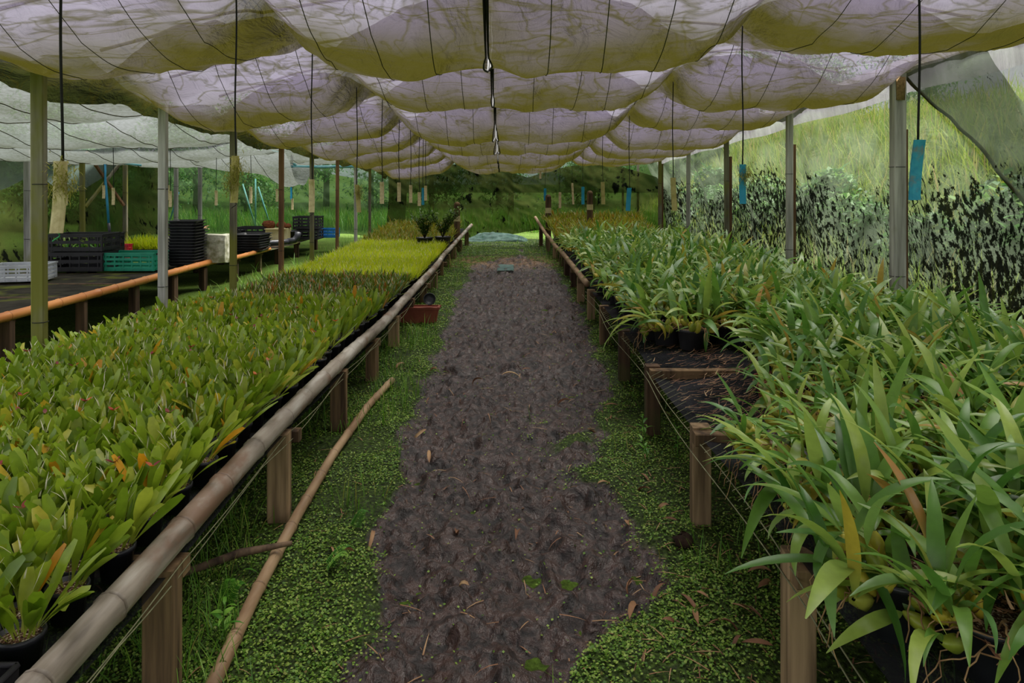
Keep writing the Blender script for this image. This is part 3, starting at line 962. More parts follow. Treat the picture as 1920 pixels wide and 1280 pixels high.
def nest(o, h, wd):
    V, F = box(0, -wd * .5, h - .11, wd * .75, wd * .3, .16, 0, .012)
    V += .004 * np.random.default_rng(2).normal(size=V.shape)
    obj('mud_nest', mesh('mud_nest', V, F, MT['nest']), o)


lp_x = [75, 305, 437, 527, 585, 632, 667, 693]
for i, px in enumerate(lp_x):
    y = F_PX * 2.45 / (VX - px)
    x = -2.45
    ztop = float(canopy_z(-2.49, y)[0]) - .012
    mt = [MT['post_moss'], MT['post_grey'], MT['post_moss'], MT['post_brown'], MT['post_moss'], MT['post_brown'], MT['post_grey'], MT['post_moss']][i]
    lab = ['tall mossy grey timber post rising at the back of the broad-leaved pots', 'bare weathered grey post behind the bench beside the black tray stack', 'green mossy post standing in front of the foam block', 'slim brown post beside the cream carton', 'slim mossy post in front of the two black crates', 'narrow brown post next to the blue crate', 'grey post behind the mossy lath over the bright tufts', 'narrow mossy post at the back of the golden tufts beside the shrub pots'][i]
    post(x, y, ztop, mt, [.062, .055, .055, .05, .05, .045, .05, .045][i], lab, None)
rp_x = [1683, 1480, 1363, 1290, 1237, 1196, 1168]
for i, px in enumerate(rp_x):
    y = F_PX * 2.71 / (px - VX)
    ztop = float(canopy_z(2.75, y)[0]) - .012
    mt = [MT['post_grey'], MT['post_grey'], MT['post_moss'], MT['post_grey'], MT['post_moss'], MT['post_moss'], MT['post_brown']][i]
    lab = ['thick grey timber post with a mud nest at its top', 'grey timber post with a brown splint behind the bulbous orchids', 'greenish mossy timber post beside the clean blue lath', 'pale grey post between the clean blue lath and the greenish cream lath', 'mossy splinted post just behind the greenish cream lath', 'mossy post right behind the tilted blue lath', 'brown post next to the tilted blue lath at the golden tufts'][i]
    post(2.71, y, ztop, mt, [.085, .06, .055, .055, .055, .05, .05][i], lab, None,
         (.055, .03, (ztop - .05) * .82) if i in (0, 1, 2, 4) else None, nest if i == 0 else None)
for i, (px, y, zt, wd, mt) in enumerate(((52, 9.6, 1.92, .07, 'post_grey'), (155, 10.4, 1.9, .06, 'post_moss'), (235, 11.2, 1.85, .06, 'post_moss'), (330, 14.5, 1.95, .07, 'post_grey'), (375, 15.2, 1.95, .07, 'post_grey'))):
    post((px - VX) / F_PX * y, y, zt, MT[mt], wd, ['pale grey post behind the low black crate of seedlings', 'mossy post from which the dark diagonal brace starts', 'mossy post beside the pale arm of the blue pipe', 'far grey post behind the tall tray stack', 'far grey post seen between tray stack and foam block'][i], None)
a, b = P(162, 285, 10.5), P(232, 385, 11.1)
tag(obj('diagonal_brace', mesh('diagonal_brace', *bar(a, b, .04, .035), MT['post_brown'], smooth=False)), 'dark thin brace slanting between two posts by the blue pipe', 'brace')
a, b = P(160, 388, 10.5), P(222, 310, 11.1)
tag(obj('diagonal_brace', mesh('diagonal_brace', *bar(a, b, .04, .035), MT['post_moss'], smooth=False)), 'pale thin brace crossing the dark brace by the blue pipe', 'brace')
# blue water pipe: riser, elbow and horizontal arm
o = tag(empty('water_pipe', P(203, 445, 9.9)), 'bright blue water pipe rising from the crates to a pale arm', 'pipe')
q0 = np.array(P(203, 445, 9.9))
obj('riser', mesh('riser', *tube(np.array([P(204, 420, 9.9), P(201, 380, 9.9), P(197, 330, 9.9), P(197, 304, 9.9)]) - q0, .016, 8), MT['pipe_blue']), o)
obj('lower_fitting', mesh('lower_fitting', *tube(np.array([P(206, 445, 9.9), P(204, 418, 9.9)]) - q0, .02, 8), MT['pipe_black']), o)
obj('elbow', mesh('elbow', *tube(np.array([P(197, 308, 9.9), P(197, 303, 9.9), P(201, 302, 9.9)]) - q0, .02, 8), MT['pipe_blue']), o)
obj('arm', mesh('arm', *tube(np.array([P(198, 302.5, 9.9), P(265, 310, 10.2)]) - q0, .015, 8), MT['pipe_cyan']), o)
o = tag(empty('roof_pipe', P(600, 312, 14.8)), 'long pale cyan pipe with a bent branch crossing beneath the far canopy', 'pipe')
q0 = np.array(P(600, 312, 14.8))
obj('main_pipe', mesh('main_pipe', *tube(np.array([P(490, 312, 14.8), P(600, 313, 14.8), P(710, 311, 14.8), P(800, 300, 14.8)]) - q0, .03, 8), MT['pipe_cyan']), o)
obj('bent_branch', mesh('bent_branch', *tube(np.array([P(510, 283, 14.8), P(528, 288, 14.8), P(545, 300, 14.8), P(557, 313, 14.8)]) - q0, .026, 8), MT['pipe_cyan']), o)
tag(obj('roof_pipe', mesh('roof_pipe', *tube(np.array([P(1000, 298, 15.2), P(1035, 301, 15.2)]), .03, 8), MT['pipe_cyan'])), 'short blue pipe stub under the far canopy above the blue strip', 'pipe')


# ------------------------------------------------------------------ leaf and plant templates
def leaf_t(L, W, n, prof, bend, fold=.25, twist=0.0, across=3):
    """blade growing along +Z and arching towards +Y -> V, F, t"""
    t = np.linspace(0, 1, n + 1)
    ang = bend * t ** 1.3
    dl = L / n
    y = np.concatenate([[0], np.cumsum(np.sin((ang[:-1] + ang[1:]) / 2) * dl)])
    z = np.concatenate([[0], np.cumsum(np.cos((ang[:-1] + ang[1:]) / 2) * dl)])
    wd = prof(t) * W / 2
    V, T = [], []
    for i in range(n + 1):
        nrm = np.array([0, math.cos(ang[i]), -math.sin(ang[i])])
        tw = twist * t[i]
        ax = np.array([math.cos(tw), 0, 0]) + nrm * math.sin(tw)
        c = np.array([0, y[i], z[i]])
        up = -nrm
        if across == 3:
            V += [c - ax * wd[i] + up * fold * wd[i], c, c + ax * wd[i] + up * fold * wd[i]]
            T += [t[i]] * 3
        else:
            V += [c - ax * wd[i], c + ax * wd[i]]
            T += [t[i]] * 2
    return np.array(V), grid(across, n + 1), np.array(T)


p_broad = lambda t: np.where(t < .3, .16 + .1 * t, np.sqrt(np.clip(1 - ((t - .74) / .46) ** 2, 0, 1)) * .95 + .05) * np.where(t > .96, .55, 1)
p_lance = lambda t: np.clip(np.sin(PI * np.clip(t, 0, 1) ** .75) ** .8, .06, 1) * np.where(t < .12, .35 + 5 * t, 1).clip(0, 1)
p_grass = lambda t: np.clip(1 - t ** 2.2, .06, 1)
p_round = lambda t: np.clip(np.sqrt(np.clip(1 - (2 * t - 1) ** 2, 0, 1)), .08, 1)

rt = np.random.default_rng(5)
LT = {
    'broad': [leaf_t(rt.uniform(.13, .19), rt.uniform(.024, .034), 6, p_broad, rt.uniform(-.15, .55), .3, rt.uniform(-.5, .5)) for _ in range(8)],
    'broad_lo': [leaf_t(rt.uniform(.13, .19), rt.uniform(.025, .034), 4, p_broad, rt.uniform(-.15, .55), .3, rt.uniform(-.5, .5), 2) for _ in range(6)],
    'dark': [leaf_t(rt.uniform(.10, .15), rt.uniform(.014, .02), 4, p_lance, rt.uniform(.1, .7), .3, rt.uniform(-.4, .4), 2) for _ in range(6)],
    'grassy': [leaf_t(rt.uniform(.09, .14), rt.uniform(.007, .011), 3, p_grass, rt.uniform(-.2, .6), 0, 0, 2) for _ in range(6)],
    'gold': [leaf_t(rt.uniform(.12, .22), rt.uniform(.016, .024), 4, p_lance, rt.uniform(.1, .9), 0, 0, 2) for _ in range(6)],
    'long': [leaf_t(rt.uniform(.22, .38), rt.uniform(.036, .054), 9, p_lance, b, .28, rt.uniform(-.7, .7)) for b in (.6, .8, 1.0, 1.3, 1.6, 1.9, 2.2, .35, 1.2, 1.45)],
    'long_lo': [leaf_t(rt.uniform(.18, .32), rt.uniform(.030, .044), 5, p_lance, b, .28, rt.uniform(-.6, .6), 2) for b in (.4, .8, 1.1, 1.4, 1.7, 2.0)],
    'stalk': [leaf_t(rt.uniform(.03, .06), .0046, 2, p_grass, rt.uniform(0, .8), 0, 0, 2) for _ in range(3)],
    'petal': [leaf_t(.028, .014, 3, p_lance, .5, .2, 0, 2)],
    'sheath': [leaf_t(rt.uniform(.05, .09), .012, 3, p_lance, rt.uniform(-.4, .5), .5, .3) for _ in range(3)],
    'clover': [(np.array([[0, 0, 0], [-.006, .001, .006], [0, .003, .012], [.006, .001, .006]]), np.array([[0, 3, 2, 1]]), np.array([.2, .6, 1, .6]))],
    'blade': [leaf_t(rt.uniform(.08, .18), rt.uniform(.003, .0055), 3, p_grass, rt.uniform(.2, 1.2), 0, 0, 2) for _ in range(5)],
    'weed': [leaf_t(rt.uniform(.04, .09), rt.uniform(.014, .024), 4, p_lance, rt.uniform(.4, 1.3), .2) for _ in range(4)],
    'fern': [leaf_t(.03, .009, 2, p_lance, .3, 0, 0, 2)],
    'dead': [leaf_t(rt.uniform(.08, .2), rt.uniform(.016, .028), 6, p_lance, rt.uniform(.6, 2.4), .7, rt.uniform(-1.2, 1.2)) for _ in range(6)],
    'hill': [leaf_t(rt.uniform(.5, .95), rt.uniform(.018, .03), 4, p_grass, rt.uniform(.3, 1.6), 0, 0, 2) for _ in range(5)],
    'treeleaf': [leaf_t(.16, .075, 2, p_lance, .6, .2, 0, 2)],
    'bushleaf': [leaf_t(.035, .014, 2, p_lance, .4, .2, 0, 2)],
    'fibre': [leaf_t(.019, .0022, 2, p_grass, 1.2, 0, 0, 2)],
}
MKEY = {'broad': 'broad', 'dark': 'dark', 'grassy': 'grassy', 'gold': 'gold', 'long': 'long', 'stalk': 'stalk', 'petal': 'petal', 'sheath': 'dead', 'weed': 'weed', 'dead': 'dead', 'broad_lo': 'broad', 'long_lo': 'long'}


def bulb_t(seed, n=9, m=7):
    r = np.random.default_rng(seed)
    L, W = r.uniform(.05, .075), r.uniform(.018, .023)
    V, F = [], []
    for i in range(m + 1):
        t = i / m
        rad = W * (max(math.sin(PI * (.04 + .93 * t ** .85)), .08)) ** .75
        for j in range(n):
            a = j / n * 2 * PI
            rr = rad * (1 + (.10 if j % 2 else -.06))
            V.append((rr * math.cos(a), rr * math.sin(a) * .85, L * t))
    F = [(i * n + j, i * n + (j + 1) % n, (i + 1) * n + (j + 1) % n, (i + 1) * n + j) for i in range(m) for j in range(n)]
    return np.array(V), np.array(F), np.repeat(np.linspace(0, 1, m + 1), n)


LT['bulb'] = [bulb_t(40 + i) for i in range(4)]
LT['bulb_lo'] = [bulb_t(50 + i, 6, 4) for i in range(3)]
MKEY['bulb'] = MKEY['bulb_lo'] = 'bulb'
LM = {k: [mesh(k + '_shape', V, F, MT[MKEY[k]], attrs={'t': t}) for V, F, t in LT[k]] for k in ('broad', 'long', 'stalk', 'petal', 'sheath', 'bulb', 'weed', 'dead')}


def lean(az, tilt):
    return mR('z', az) @ mR('x', -tilt)


def gen_broad(r, lo=False, rail=False):
    g = []
    key = 'broad_lo' if lo else 'broad'
    for i in range(6 if rail else 0):     # leaves reaching for the open path side
        g.append((key, r.integers(len(LT[key])), mT(.02 + .015 * r.random(), r.normal(0, .018), .08) @ lean(-PI / 2 + r.normal(0, .5), r.uniform(.35, .85)) @ mR('z', r.normal(0, .5)) @ mS(r.uniform(.9, 1.2))))
    for i in range(r.integers(11, 17)):
        az = r.random() * 2 * PI
        rad = .034 * math.sqrt(r.random())
        tilt = abs(r.normal(.15, .25)) + rad * 9
        g.append((key, r.integers(len(LT[key])), mT(-rad * math.sin(az), rad * math.cos(az), .08) @ lean(az, tilt) @ mR('z', r.normal(0, .7)) @ mS(r.uniform(.8, 1.12))))
    for i in range(r.integers(2, 5)):
        az = r.random() * 2 * PI
        rad = .03 * r.random()
        g.append(('stalk', r.integers(3), mT(-rad * math.sin(az), rad * math.cos(az), .17 + .05 * r.random()) @ lean(az, r.uniform(.1, .7)) @ mS(1, 1, .9)))
    if r.random() < .10:
        az = r.random() * 2 * PI
        for k in range(3):
            g.append(('petal', 0, mT(.02 * math.sin(az), -.02 * math.cos(az), .22) @ lean(az + k * 2.1, .9)))
    return g


def gen_tuft(kind, r):
    g = []
    n = {'dark': 16, 'grassy': 30, 'gold': 13}[kind]
    for i in range(n):
        az = r.random() * 2 * PI
        rad = .04 * math.sqrt(r.random())
        g.append((kind, r.integers(len(LT[kind])), mT(-rad * math.sin(az), rad * math.cos(az), .07) @ lean(az, abs(r.normal(.1, .25)) + rad * 7) @ mS(r.uniform(.75, 1.15))))
    for i in range({'dark': 2, 'grassy': 1, 'gold': 1}[kind]):
        az = r.random() * 2 * PI
        g.append(('stalk', r.integers(3), mT(.02 * math.sin(az), .02 * math.cos(az), .14 + .04 * r.random()) @ lean(az, r.uniform(.1, .6)) @ mS(1, 1, .8)))
    return g


def gen_bulbous(r, lo=False, rad0=.10, zt=.13, over=None, ls=.9):
    g = []
    kb, kl = ('bulb_lo', 'long_lo') if lo else ('bulb', 'long')
    nb = (r.integers(10, 15) if rad0 < .12 else 24) if not lo else 8
    for i in range(nb):
        az = r.random() * 2 * PI if over is None or r.random() < .5 else over + r.normal(0, .5)
        rad = rad0 * math.sqrt(r.random()) * 1.1
        drop = 0
        if over is not None and rad > rad0 * .75: drop = .05 * r.random()
        tilt = abs(r.normal(.5, .4)) + rad * 3
        b = mT(-rad * math.sin(az), rad * math.cos(az), zt - .01 + .02 * r.random() - drop) @ lean(az + r.normal(0, .5), tilt)
        s = r.uniform(.75, 1.15)
        k = r.integers(len(LT[kb]))
        g.append((kb, k, b @ mS(s)))
        Lb = LT[kb][k][0][:, 2].max() * s
        tip = b @ np.array([0, 0, Lb * .96, 1])
        nl = r.choice([0, 1, 1, 2, 2]) if not lo else r.choice([1, 1, 2])
        for q in range(nl):
            az2 = az + r.normal(0, 1.1)
            tl = abs(r.normal(.8, .45))
            g.append((kl, r.integers(len(LT[kl])), mT(*tip[:3]) @ lean(az2, tl) @ mR('z', r.normal(0, .3)) @ mS(r.uniform(.7, 1.15) * ls)))
        if not lo and r.random() < .7:
            g.append(('sheath', r.integers(3), b @ mT(.012, 0, 0) @ lean(r.random() * 6, .25)))
    return g


def merged(name, g, extra=(), offs=None):
    """one mesh of several materials from generated pieces; offs: list of (matrix, pieces)"""
    by = {}
    for M0, pieces in (offs if offs is not None else [(np.eye(4), g)]):
        for k, i, M in pieces:
            by.setdefault((k, int(i)), []).append(M0 @ M)
    mats, Vs, Fs, rn, ts, mi, off = [], [], [], [], [], [], 0
    for V, F, mt in extra:
        if mt not in mats: mats.append(mt)
        Vs.append(V); Fs.append(np.asarray(F) + off); off += len(V)
        rn.append(np.zeros(len(V))); ts.append(np.zeros(len(V))); mi.append(np.full(len(F), mats.index(mt)))
    for (k, i), Ms in by.items():
        mt = MKEY[k]
        if mt not in mats: mats.append(mt)
        V, F, a, t = inst(LT[k][i], Ms)
        Vs.append(V); Fs.append(F + off); off += len(V)
        rn.append(a); ts.append(t); mi.append(np.full(len(F), mats.index(mt)))
    return mesh(name, np.concatenate(Vs), np.concatenate(Fs), [MT[q] for q in mats], np.concatenate(mi), {'rnd': np.concatenate(rn), 't': np.concatenate(ts)})


def pot_lathe(r, h, n=14, rim=.006):
    V, F = lathe([(.002, .0015), (r * .78, 0), (r * .97, h - .014), (r + rim * .5, h - .013), (r + rim * .6, h), (r - .002, h), (r * .93, h - .02), (.002, h - .018)], n)
    return V, np.array(F)


def soil_disc(r, z, n=14):
    V, F = lathe([(.001, z + .006), (r * .55, z + .005), (r * .93, z)], n)
    return V, np.array(F)


POT_S = mesh('small_pot', *pot_lathe(.046, .085), MT['pot'])
SOIL_S = mesh('small_soil', *soil_disc(.046, .074), MT['soil'])
POT_L = mesh('large_pot', *pot_lathe(.105, .135, 22, .01), MT['pot'])
SOIL_L = mesh('large_soil', *soil_disc(.105, .118, 18), MT['soil'])
POT_M = mesh('medium_pot', *pot_lathe(.085, .12, 18, .008), MT['pot_dusty'])
SOIL_M = mesh('medium_soil', *soil_disc(.085, .104, 16), MT['soil'])
POT_T = mesh('terracotta_pot', *pot_lathe(.10, .10, 20, .012), MT['terracotta'])

PNAME = {'broad': 'leaf', 'long': 'leaf', 'bulb': 'pseudobulb', 'sheath': 'dry_sheath', 'stalk': 'dry_stalk', 'petal': 'petal'}


def spread(xa, xb, ya, yb, sp, jit, r, keep=None):
    pts = []
    row = 0
    y = ya
    while y < yb:
        x = xa + (sp / 2 if row % 2 else 0)
        while x < xb:
            p = (x + r.normal(0, jit), y + r.normal(0, jit))
            u = VX + F_PX * p[0] / max(p[1], .3)
            if -160 < u < 2080 and (keep is None or keep(*p)): pts.append(p)
            x += sp
        y += sp * .87
        row += 1
    return pts


rq = np.random.default_rng(77)
post_xy = [(o.location.x, o.location.y) for o in bpy.data.objects if o.name.startswith('support_post')]
clear = lambda x, y, d: all((x - a) ** 2 + (y - b) ** 2 > d * d for a, b in post_xy)
top_l = lambda y: float(rail_z(y)) - .055
top_r = lambda x, y: float(rzr(y)) - .012 - .05 * math.exp(-((x - .9) / .25) ** 2) * float(sstep(2.2, 3.0, y) * (1 - sstep(3.9, 4.4, y)))

# ---- broad-leaved pots on the left bench
pts = sorted(spread(-2.36, -1.025, 1.25, 5.75, .108, .008, rq, lambda x, y: clear(x, y, .075) and not (x > -1.32 and y < 1.56)), key=lambda p: p[1] - .25 * p[0] * 0)
FOL_B = [merged('broad_foliage', gen_broad(rq)) for _ in range(14)]
FOL_BL = [gen_broad(rq, True) for _ in range(10)]
rest = []
n_ind = 0
LEAF_Y = 3.55
for x, y in pts:
    z = top_l(y) + .004
    rz = rq.random() * 6.28
    if n_ind >= 300:
        rest.append((mT(x, y, z) @ mR('z', rz) @ mS(rq.uniform(.9, 1.1)), FOL_BL[rq.integers(10)]))
        continue
    n_ind += 1
    o = empty('potted_orchid', (x, y, z), rz)
    edge = x > -1.10
    tag(o, 'small potted orchid with upright yellow-green paddle leaves beside the bamboo rail' if edge else 'small potted orchid with upright paddle leaves packed behind the rail-side row', 'potted plant', 'paddle-leaf orchids beside the rail' if edge else 'paddle-leaf orchids massed on the bench')
    obj('potting_mix', SOIL_S, obj('pot', POT_S, o))
    if x < -2.2:
        tag(o, 'small paddle-leaf orchid in the outermost row by the timber posts', 'potted plant', 'paddle-leaf orchids in the post-side row')
    elif not edge and y > 5.0:
        tag(o, 'small paddle-leaf orchid in the last rows before the dark tufts', 'potted plant', 'paddle-leaf orchids before the dark tufts')
    if y < LEAF_Y:
        gg = gen_broad(rq, False, edge)
        if edge: o.rotation_euler = (0, 0, 0)
        if any(k == 'petal' for k, _, _ in gg):
            tag(o, 'small potted paddle-leaf orchid carrying a dark red flower', 'potted plant', 'paddle-leaf orchids in flower')
        for k, i, M in gg:
            obj(PNAME[k], LM[k][i], o, mat4=Matrix(M.tolist()))
    else:
        obj('foliage', FOL_B[rq.integers(14)], o)
# shallow grey tray at the end of the bench with two pots standing in it
o = tag(empty('plant_tray', (-1.15, 1.44, top_l(1.44) + .006)), 'shallow dark grey tray with rolled rim holding two orchid pots', 'tray')
obj('tray_floor', mesh('tray_floor', *box(0, 0, .004, .27, .19, .008, 0, .01), MT['pot_dusty'], smooth=False), o)
for dx, dy, lx, ly_ in ((0, -.095, .27, .008), (0, .095, .27, .008), (-.135, 0, .008, .19), (.135, 0, .008, .19)):
    obj('side', mesh('side', *box(dx, dy, .035, lx, ly_, .07), MT['pot_dusty'], smooth=False), o)
rim_ = [(-.135, -.095, .07), (.135, -.095, .07), (.135, .095, .07), (-.135, .095, .07), (-.135, -.095, .07)]
obj('rolled_rim', mesh('rolled_rim', *join([tube([rim_[i], rim_[i + 1]], .007, 6) for i in range(4)]), MT['pot_dusty']), o)['kind'] = 'stuff'
for dx in (-.065, .06):
    o = tag(empty('potted_orchid', (-1.15 + dx, 1.44, top_l(1.44) + .016)), 'small paddle-leaf orchid standing in the shallow grey tray', 'potted plant', 'orchids in the grey tray')
    obj('pot', POT_S, o); obj('potting_mix', SOIL_S, o)
    for k, i, M in gen_broad(rq)[:11]: obj(PNAME[k], LM[k][i], o, mat4=Matrix(M.tolist()))
PV, PF = pot_lathe(.046, .085, 8)
if rest:
    ex = []
    VV, FF, _, _ = inst((PV, PF, np.zeros(len(PV))), [m_ for m_, _ in rest])
    ex = [(VV, FF, 'pot')]
    me = merged('orchid_mass', None, ex, rest)
    tag(obj('potted_orchids', me), 'mass of small paddle-leaf orchid pots filling the bench towards the dark tufts', 'potted plants', kind='stuff')


def field(kind, pts, limit, name, label, group, cat, stuff_label, potr=.044, nvar=10, sc=1.0, edges=None):
    gens = [gen_tuft(kind, rq) for _ in range(nvar)]
    pv, pf = pot_lathe(potr, .08, 9)
    MV = [merged(name, g, [(pv, pf, 'pot')]) for g in gens]
    rest = []
    for i, (x, y, z) in enumerate(sorted(pts, key=lambda p: p[1])):
        if i < limit:
            o = tag(obj(name, MV[rq.integers(nvar)], None, (x, y, z)), label, cat, group)
            for test, l2, g2 in (edges or ()):
                if test(x, y): tag(o, l2, cat, g2)
            o.rotation_euler = (0, 0, rq.random() * 6.28)
            s = rq.uniform(.9, 1.12) * sc
            o.scale = (s, s, s)
        else:
            rest.append((mT(x, y, z) @ mR('z', rq.random() * 6.28) @ mS(rq.uniform(.9, 1.1) * sc), gens[rq.integers(nvar)]))
    if rest:
        me = merged(name + '_mass', None, (), rest)
        tag(obj(name + 's', me), stuff_label, 'potted plants', kind='stuff')


lp = lambda a, b, c, d, sp: [(x, y, top_l(y) + .003) for x, y in spread(a, b, c, d, sp, .008, rq, lambda x, y: clear(x, y, .06))]
field('dark', lp(-2.36, -1.02, 5.75, 7.75, .108), 300, 'dark_tuft_plant', 'small dark green tufted pot plant with orange tips between paddle orchids and bright tufts', 'dark tufts across the bench', 'potted plant', 'rest of the dark tufted pot plants', edges=((lambda x, y: x > -1.1, 'dark green tufted pot plant right against the bamboo rail', 'dark tufts against the rail'), (lambda x, y: x < -2.2, 'dark green tufted pot plant in the row by the timber posts', 'dark tufts by the posts')))
field('grassy', lp(-2.36, -1.02, 7.78, 11.9, .088), 300, 'bright_tuft_plant', 'bright yellow-green grassy tuft in a small pot beyond the dark tufts', 'bright grassy tufts on the bench', 'potted plant', 'bright yellow-green grassy tufts reaching back to the two shrub pots', .036, edges=((lambda x, y: x > -1.1, 'bright grassy tuft in the row against the bamboo rail', 'bright tufts against the rail'), (lambda x, y: x < -2.22, 'bright grassy tuft in the row by the timber posts', 'bright tufts by the posts')))
bush_xy = [(P(797, 440, 11.6)[0], 11.55), (P(830, 440, 11.6)[0], 11.62)]
far_l = [(x, y, z) for x, y, z in lp(-2.36, -.98, 11.95, 14.7, .115) if all((x - a) ** 2 + (y - b) ** 2 > .03 for a, b in bush_xy)]
field('gold', far_l, 150, 'golden_tuft_plant', 'golden green strappy tuft at the end of the bench behind the two shrub pots', 'golden tufts behind the shrub pots', 'potted plant', 'remaining golden tufts running back from the shrub pots to the bamboo rail end', sc=1.0)
far_r = [(x, y, top_r(x, y) + .003) for x, y in spread(.66, 2.5, 11.9, 14.7, .12, .01, rq, lambda x, y: x > float(rxr(y)) + .07 and clear(x, y, .07))]
field('gold', far_r, 150, 'golden_tuft_plant', 'golden green strappy tuft at the back of the bulbous orchid bench', 'golden tufts behind the bulbous orchids', 'potted plant', 'rest of the golden tufts behind the bulbous orchids', sc=1.15)

# ---- bulbous orchids on the right bench
gapzone = lambda x, y: (2.72 < y < 4.45 and x < 1.08 + .34 * (y - 3.0))
rpts = spread(.90, 2.60, 1.45, 11.85, .172, .02, rq, lambda x, y: not gapzone(x, y) and clear(x, y, .12))
rpts = [p for p in rpts if not (p[0] < 1.10 and p[1] < 1.8)]
hand = [(.862, 1.66), (.975, 1.51), (1.075, 1.68), (.93, 2.02), (.94, 2.33), (.92, 2.58), (1.16, 1.86)]
rpts = [p for p in rpts if all((p[0] - a) ** 2 + (p[1] - b) ** 2 > .017 for a, b in hand)]
rpts = hand + sorted(rpts, key=lambda p: p[1])
root_var = []
for v in range(5):
    parts = []
    for k in range(7):
        az = rq.random() * 6.28
        n = 9
        q = np.cumsum(np.concatenate([[[.07 * math.cos(az), .07 * math.sin(az), .135]], np.stack([np.full(n, math.cos(az) * .012), np.full(n, math.sin(az) * .012), np.linspace(.006, -.022, n)], 1) + rq.normal(0, .008, (n, 3))]), 0)
        q[:, 2] = np.maximum(q[:, 2], .006)
        parts.append(tube(q, np.linspace(.0028, .0014, n + 1), 4))
    root_var.append(mesh('roots', *join(parts), MT['root']))
for v in range(3):   # roots that trail below the bench edge
    parts = []
    for k in range(6):
        n = 12
        q = np.cumsum(np.concatenate([[[-.06, rq.normal(0, .05), .12]], np.stack([np.linspace(-.018, -.002, n), rq.normal(0, .008, n), np.linspace(.004, -.03, n)], 1) + rq.normal(0, .006, (n, 3))]), 0)
        parts.append(tube(q, np.linspace(.0026, .0012, n + 1), 4))
    root_var.append(mesh('roots', *join(parts), MT['root']))
FOL_R = [merged('bulbous_foliage', gen_bulbous(rq, True), [(*pot_lathe(.085, .12, 10), 'pot')]) for _ in range(14)]
FOL_RL = [gen_bulbous(rq, True) for _ in range(10)]
rest = []
n_ind = 0
for i, (x, y) in enumerate(rpts):
    z = top_r(x, y) + .004
    rz = rq.random() * 6.28
    front = x < 1.06
    if i < len(hand) or (y < 4.9 and n_ind < 140):
        n_ind += 1
        o = empty('bulbous_orchid', (x, y, z), 0 if front else rz)
        if i in (1, 2): o.scale = (.85, .85, .85)
        if i < 3:
            lab, grp = ['large black pot of bulbous orchid with trailing roots at the bench corner post', 'scuffed black pot of green-bulbed orchid next to the corner pot', 'black pot with fat green bulbs and drooping leaves beside the scuffed pot'][i], None
        elif front:
            lab, grp = 'bulbous orchid spilling roots and strap leaves over the bench edge', 'bulbous orchids spilling over the bench edge'
        else:
            lab, grp = 'bulbous orchid with ridged yellow bulbs and long strap leaves well inside the bench', 'strap-leaved bulbous orchids inside the bench'
            for test, l2, g2 in ((abs(x - 1.22) < .3 and abs(y - 3.42) < .3, 'strap-leaved bulbous orchid crowding around the half-empty reddish pot', 'bulbous orchids around the reddish pot'),
                                 (x > 2.28, 'strap-leaved bulbous orchid in the back row next to the timber posts', 'bulbous orchids in the post-side row'),
                                 (y < 2.3, 'strap-leaved bulbous orchid just behind the big black corner pots', 'bulbous orchids behind the corner pots'),
                                 (gapzone(x - .2, y) or gapzone(x - .2, y - .2), 'bulbous orchid bordering the bare straw-strewn netting', 'bulbous orchids bordering the bare netting')):
                if test:
                    lab, grp = l2, g2
                    break
        tag(o, lab, 'potted plant', grp)
        big = i < 3
        obj('potting_mix', SOIL_L if big else SOIL_M, obj('pot', POT_L if big else POT_M, o))
        for k, j, M in gen_bulbous(rq, False, .125 if big or front else .11, .128 if big else .115, PI / 2 if front else None, .48 if i in (4, 5) else .6 if 2.3 < y < 3.1 and x < 1.35 else .86):
            obj(PNAME[k], LM[k][j], o, mat4=Matrix(M.tolist()))
        obj('roots', root_var[5 + i % 3] if front else root_var[i % 5], o)['kind'] = 'stuff'
        if big: obj('roots', root_var[i % 5], o)['kind'] = 'stuff'
    elif n_ind < 300:
        n_ind += 1
        o = tag(obj('bulbous_orchid', FOL_R[rq.integers(14)], None, (x, y, z)), 'bulbous orchid with a crowd of green strap leaves beyond the bare patch of netting', 'potted plant', 'bulbous orchids beyond the bare netting')
        o.rotation_euler = (0, 0, rz)
        s = rq.uniform(.9, 1.2)
        o.scale = (s, s, s)
    else:
        rest.append((mT(x, y, z) @ mR('z', rz) @ mS(rq.uniform(.9, 1.2)), FOL_RL[rq.integers(10)]))
if rest:
    tag(obj('bulbous_orchids', merged('bulbous_mass', None, (), rest)), 'rest of the strap-leaved bulbous orchids towards the golden tufts', 'potted plants', kind='stuff')
# terracotta pots on the bare patch
tp = tag(empty('terracotta_pot', (1.22, 3.42, top_r(1.22, 3.42) + .006)), 'reddish brown plastic pot half empty by the bare patch of netting', 'pot')
obj('pot', POT_T, tp)
obj('potting_mix', mesh('terracotta_soil', *soil_disc(.095, .05, 16), MT['soil']), tp)
for k, j, M in gen_bulbous(rq, False, .06, .05)[:9]:
    obj(PNAME[k], LM[k][j], tp, mat4=Matrix((mT(.03, 0, 0) @ M).tolist()))
tp = tag(empty('terracotta_pot', (1.13, 4.62, top_r(1.13, 4.62) + .004)), 'small brown pot under sprawling bulbs behind the bare patch', 'pot')
obj('pot', POT_T, tp); tp.scale = (.75, .75, .9)
for k, j, M in gen_bulbous(rq, False, .06, .09)[:8]:
    obj(PNAME[k], LM[k][j], tp, mat4=Matrix(M.tolist()))
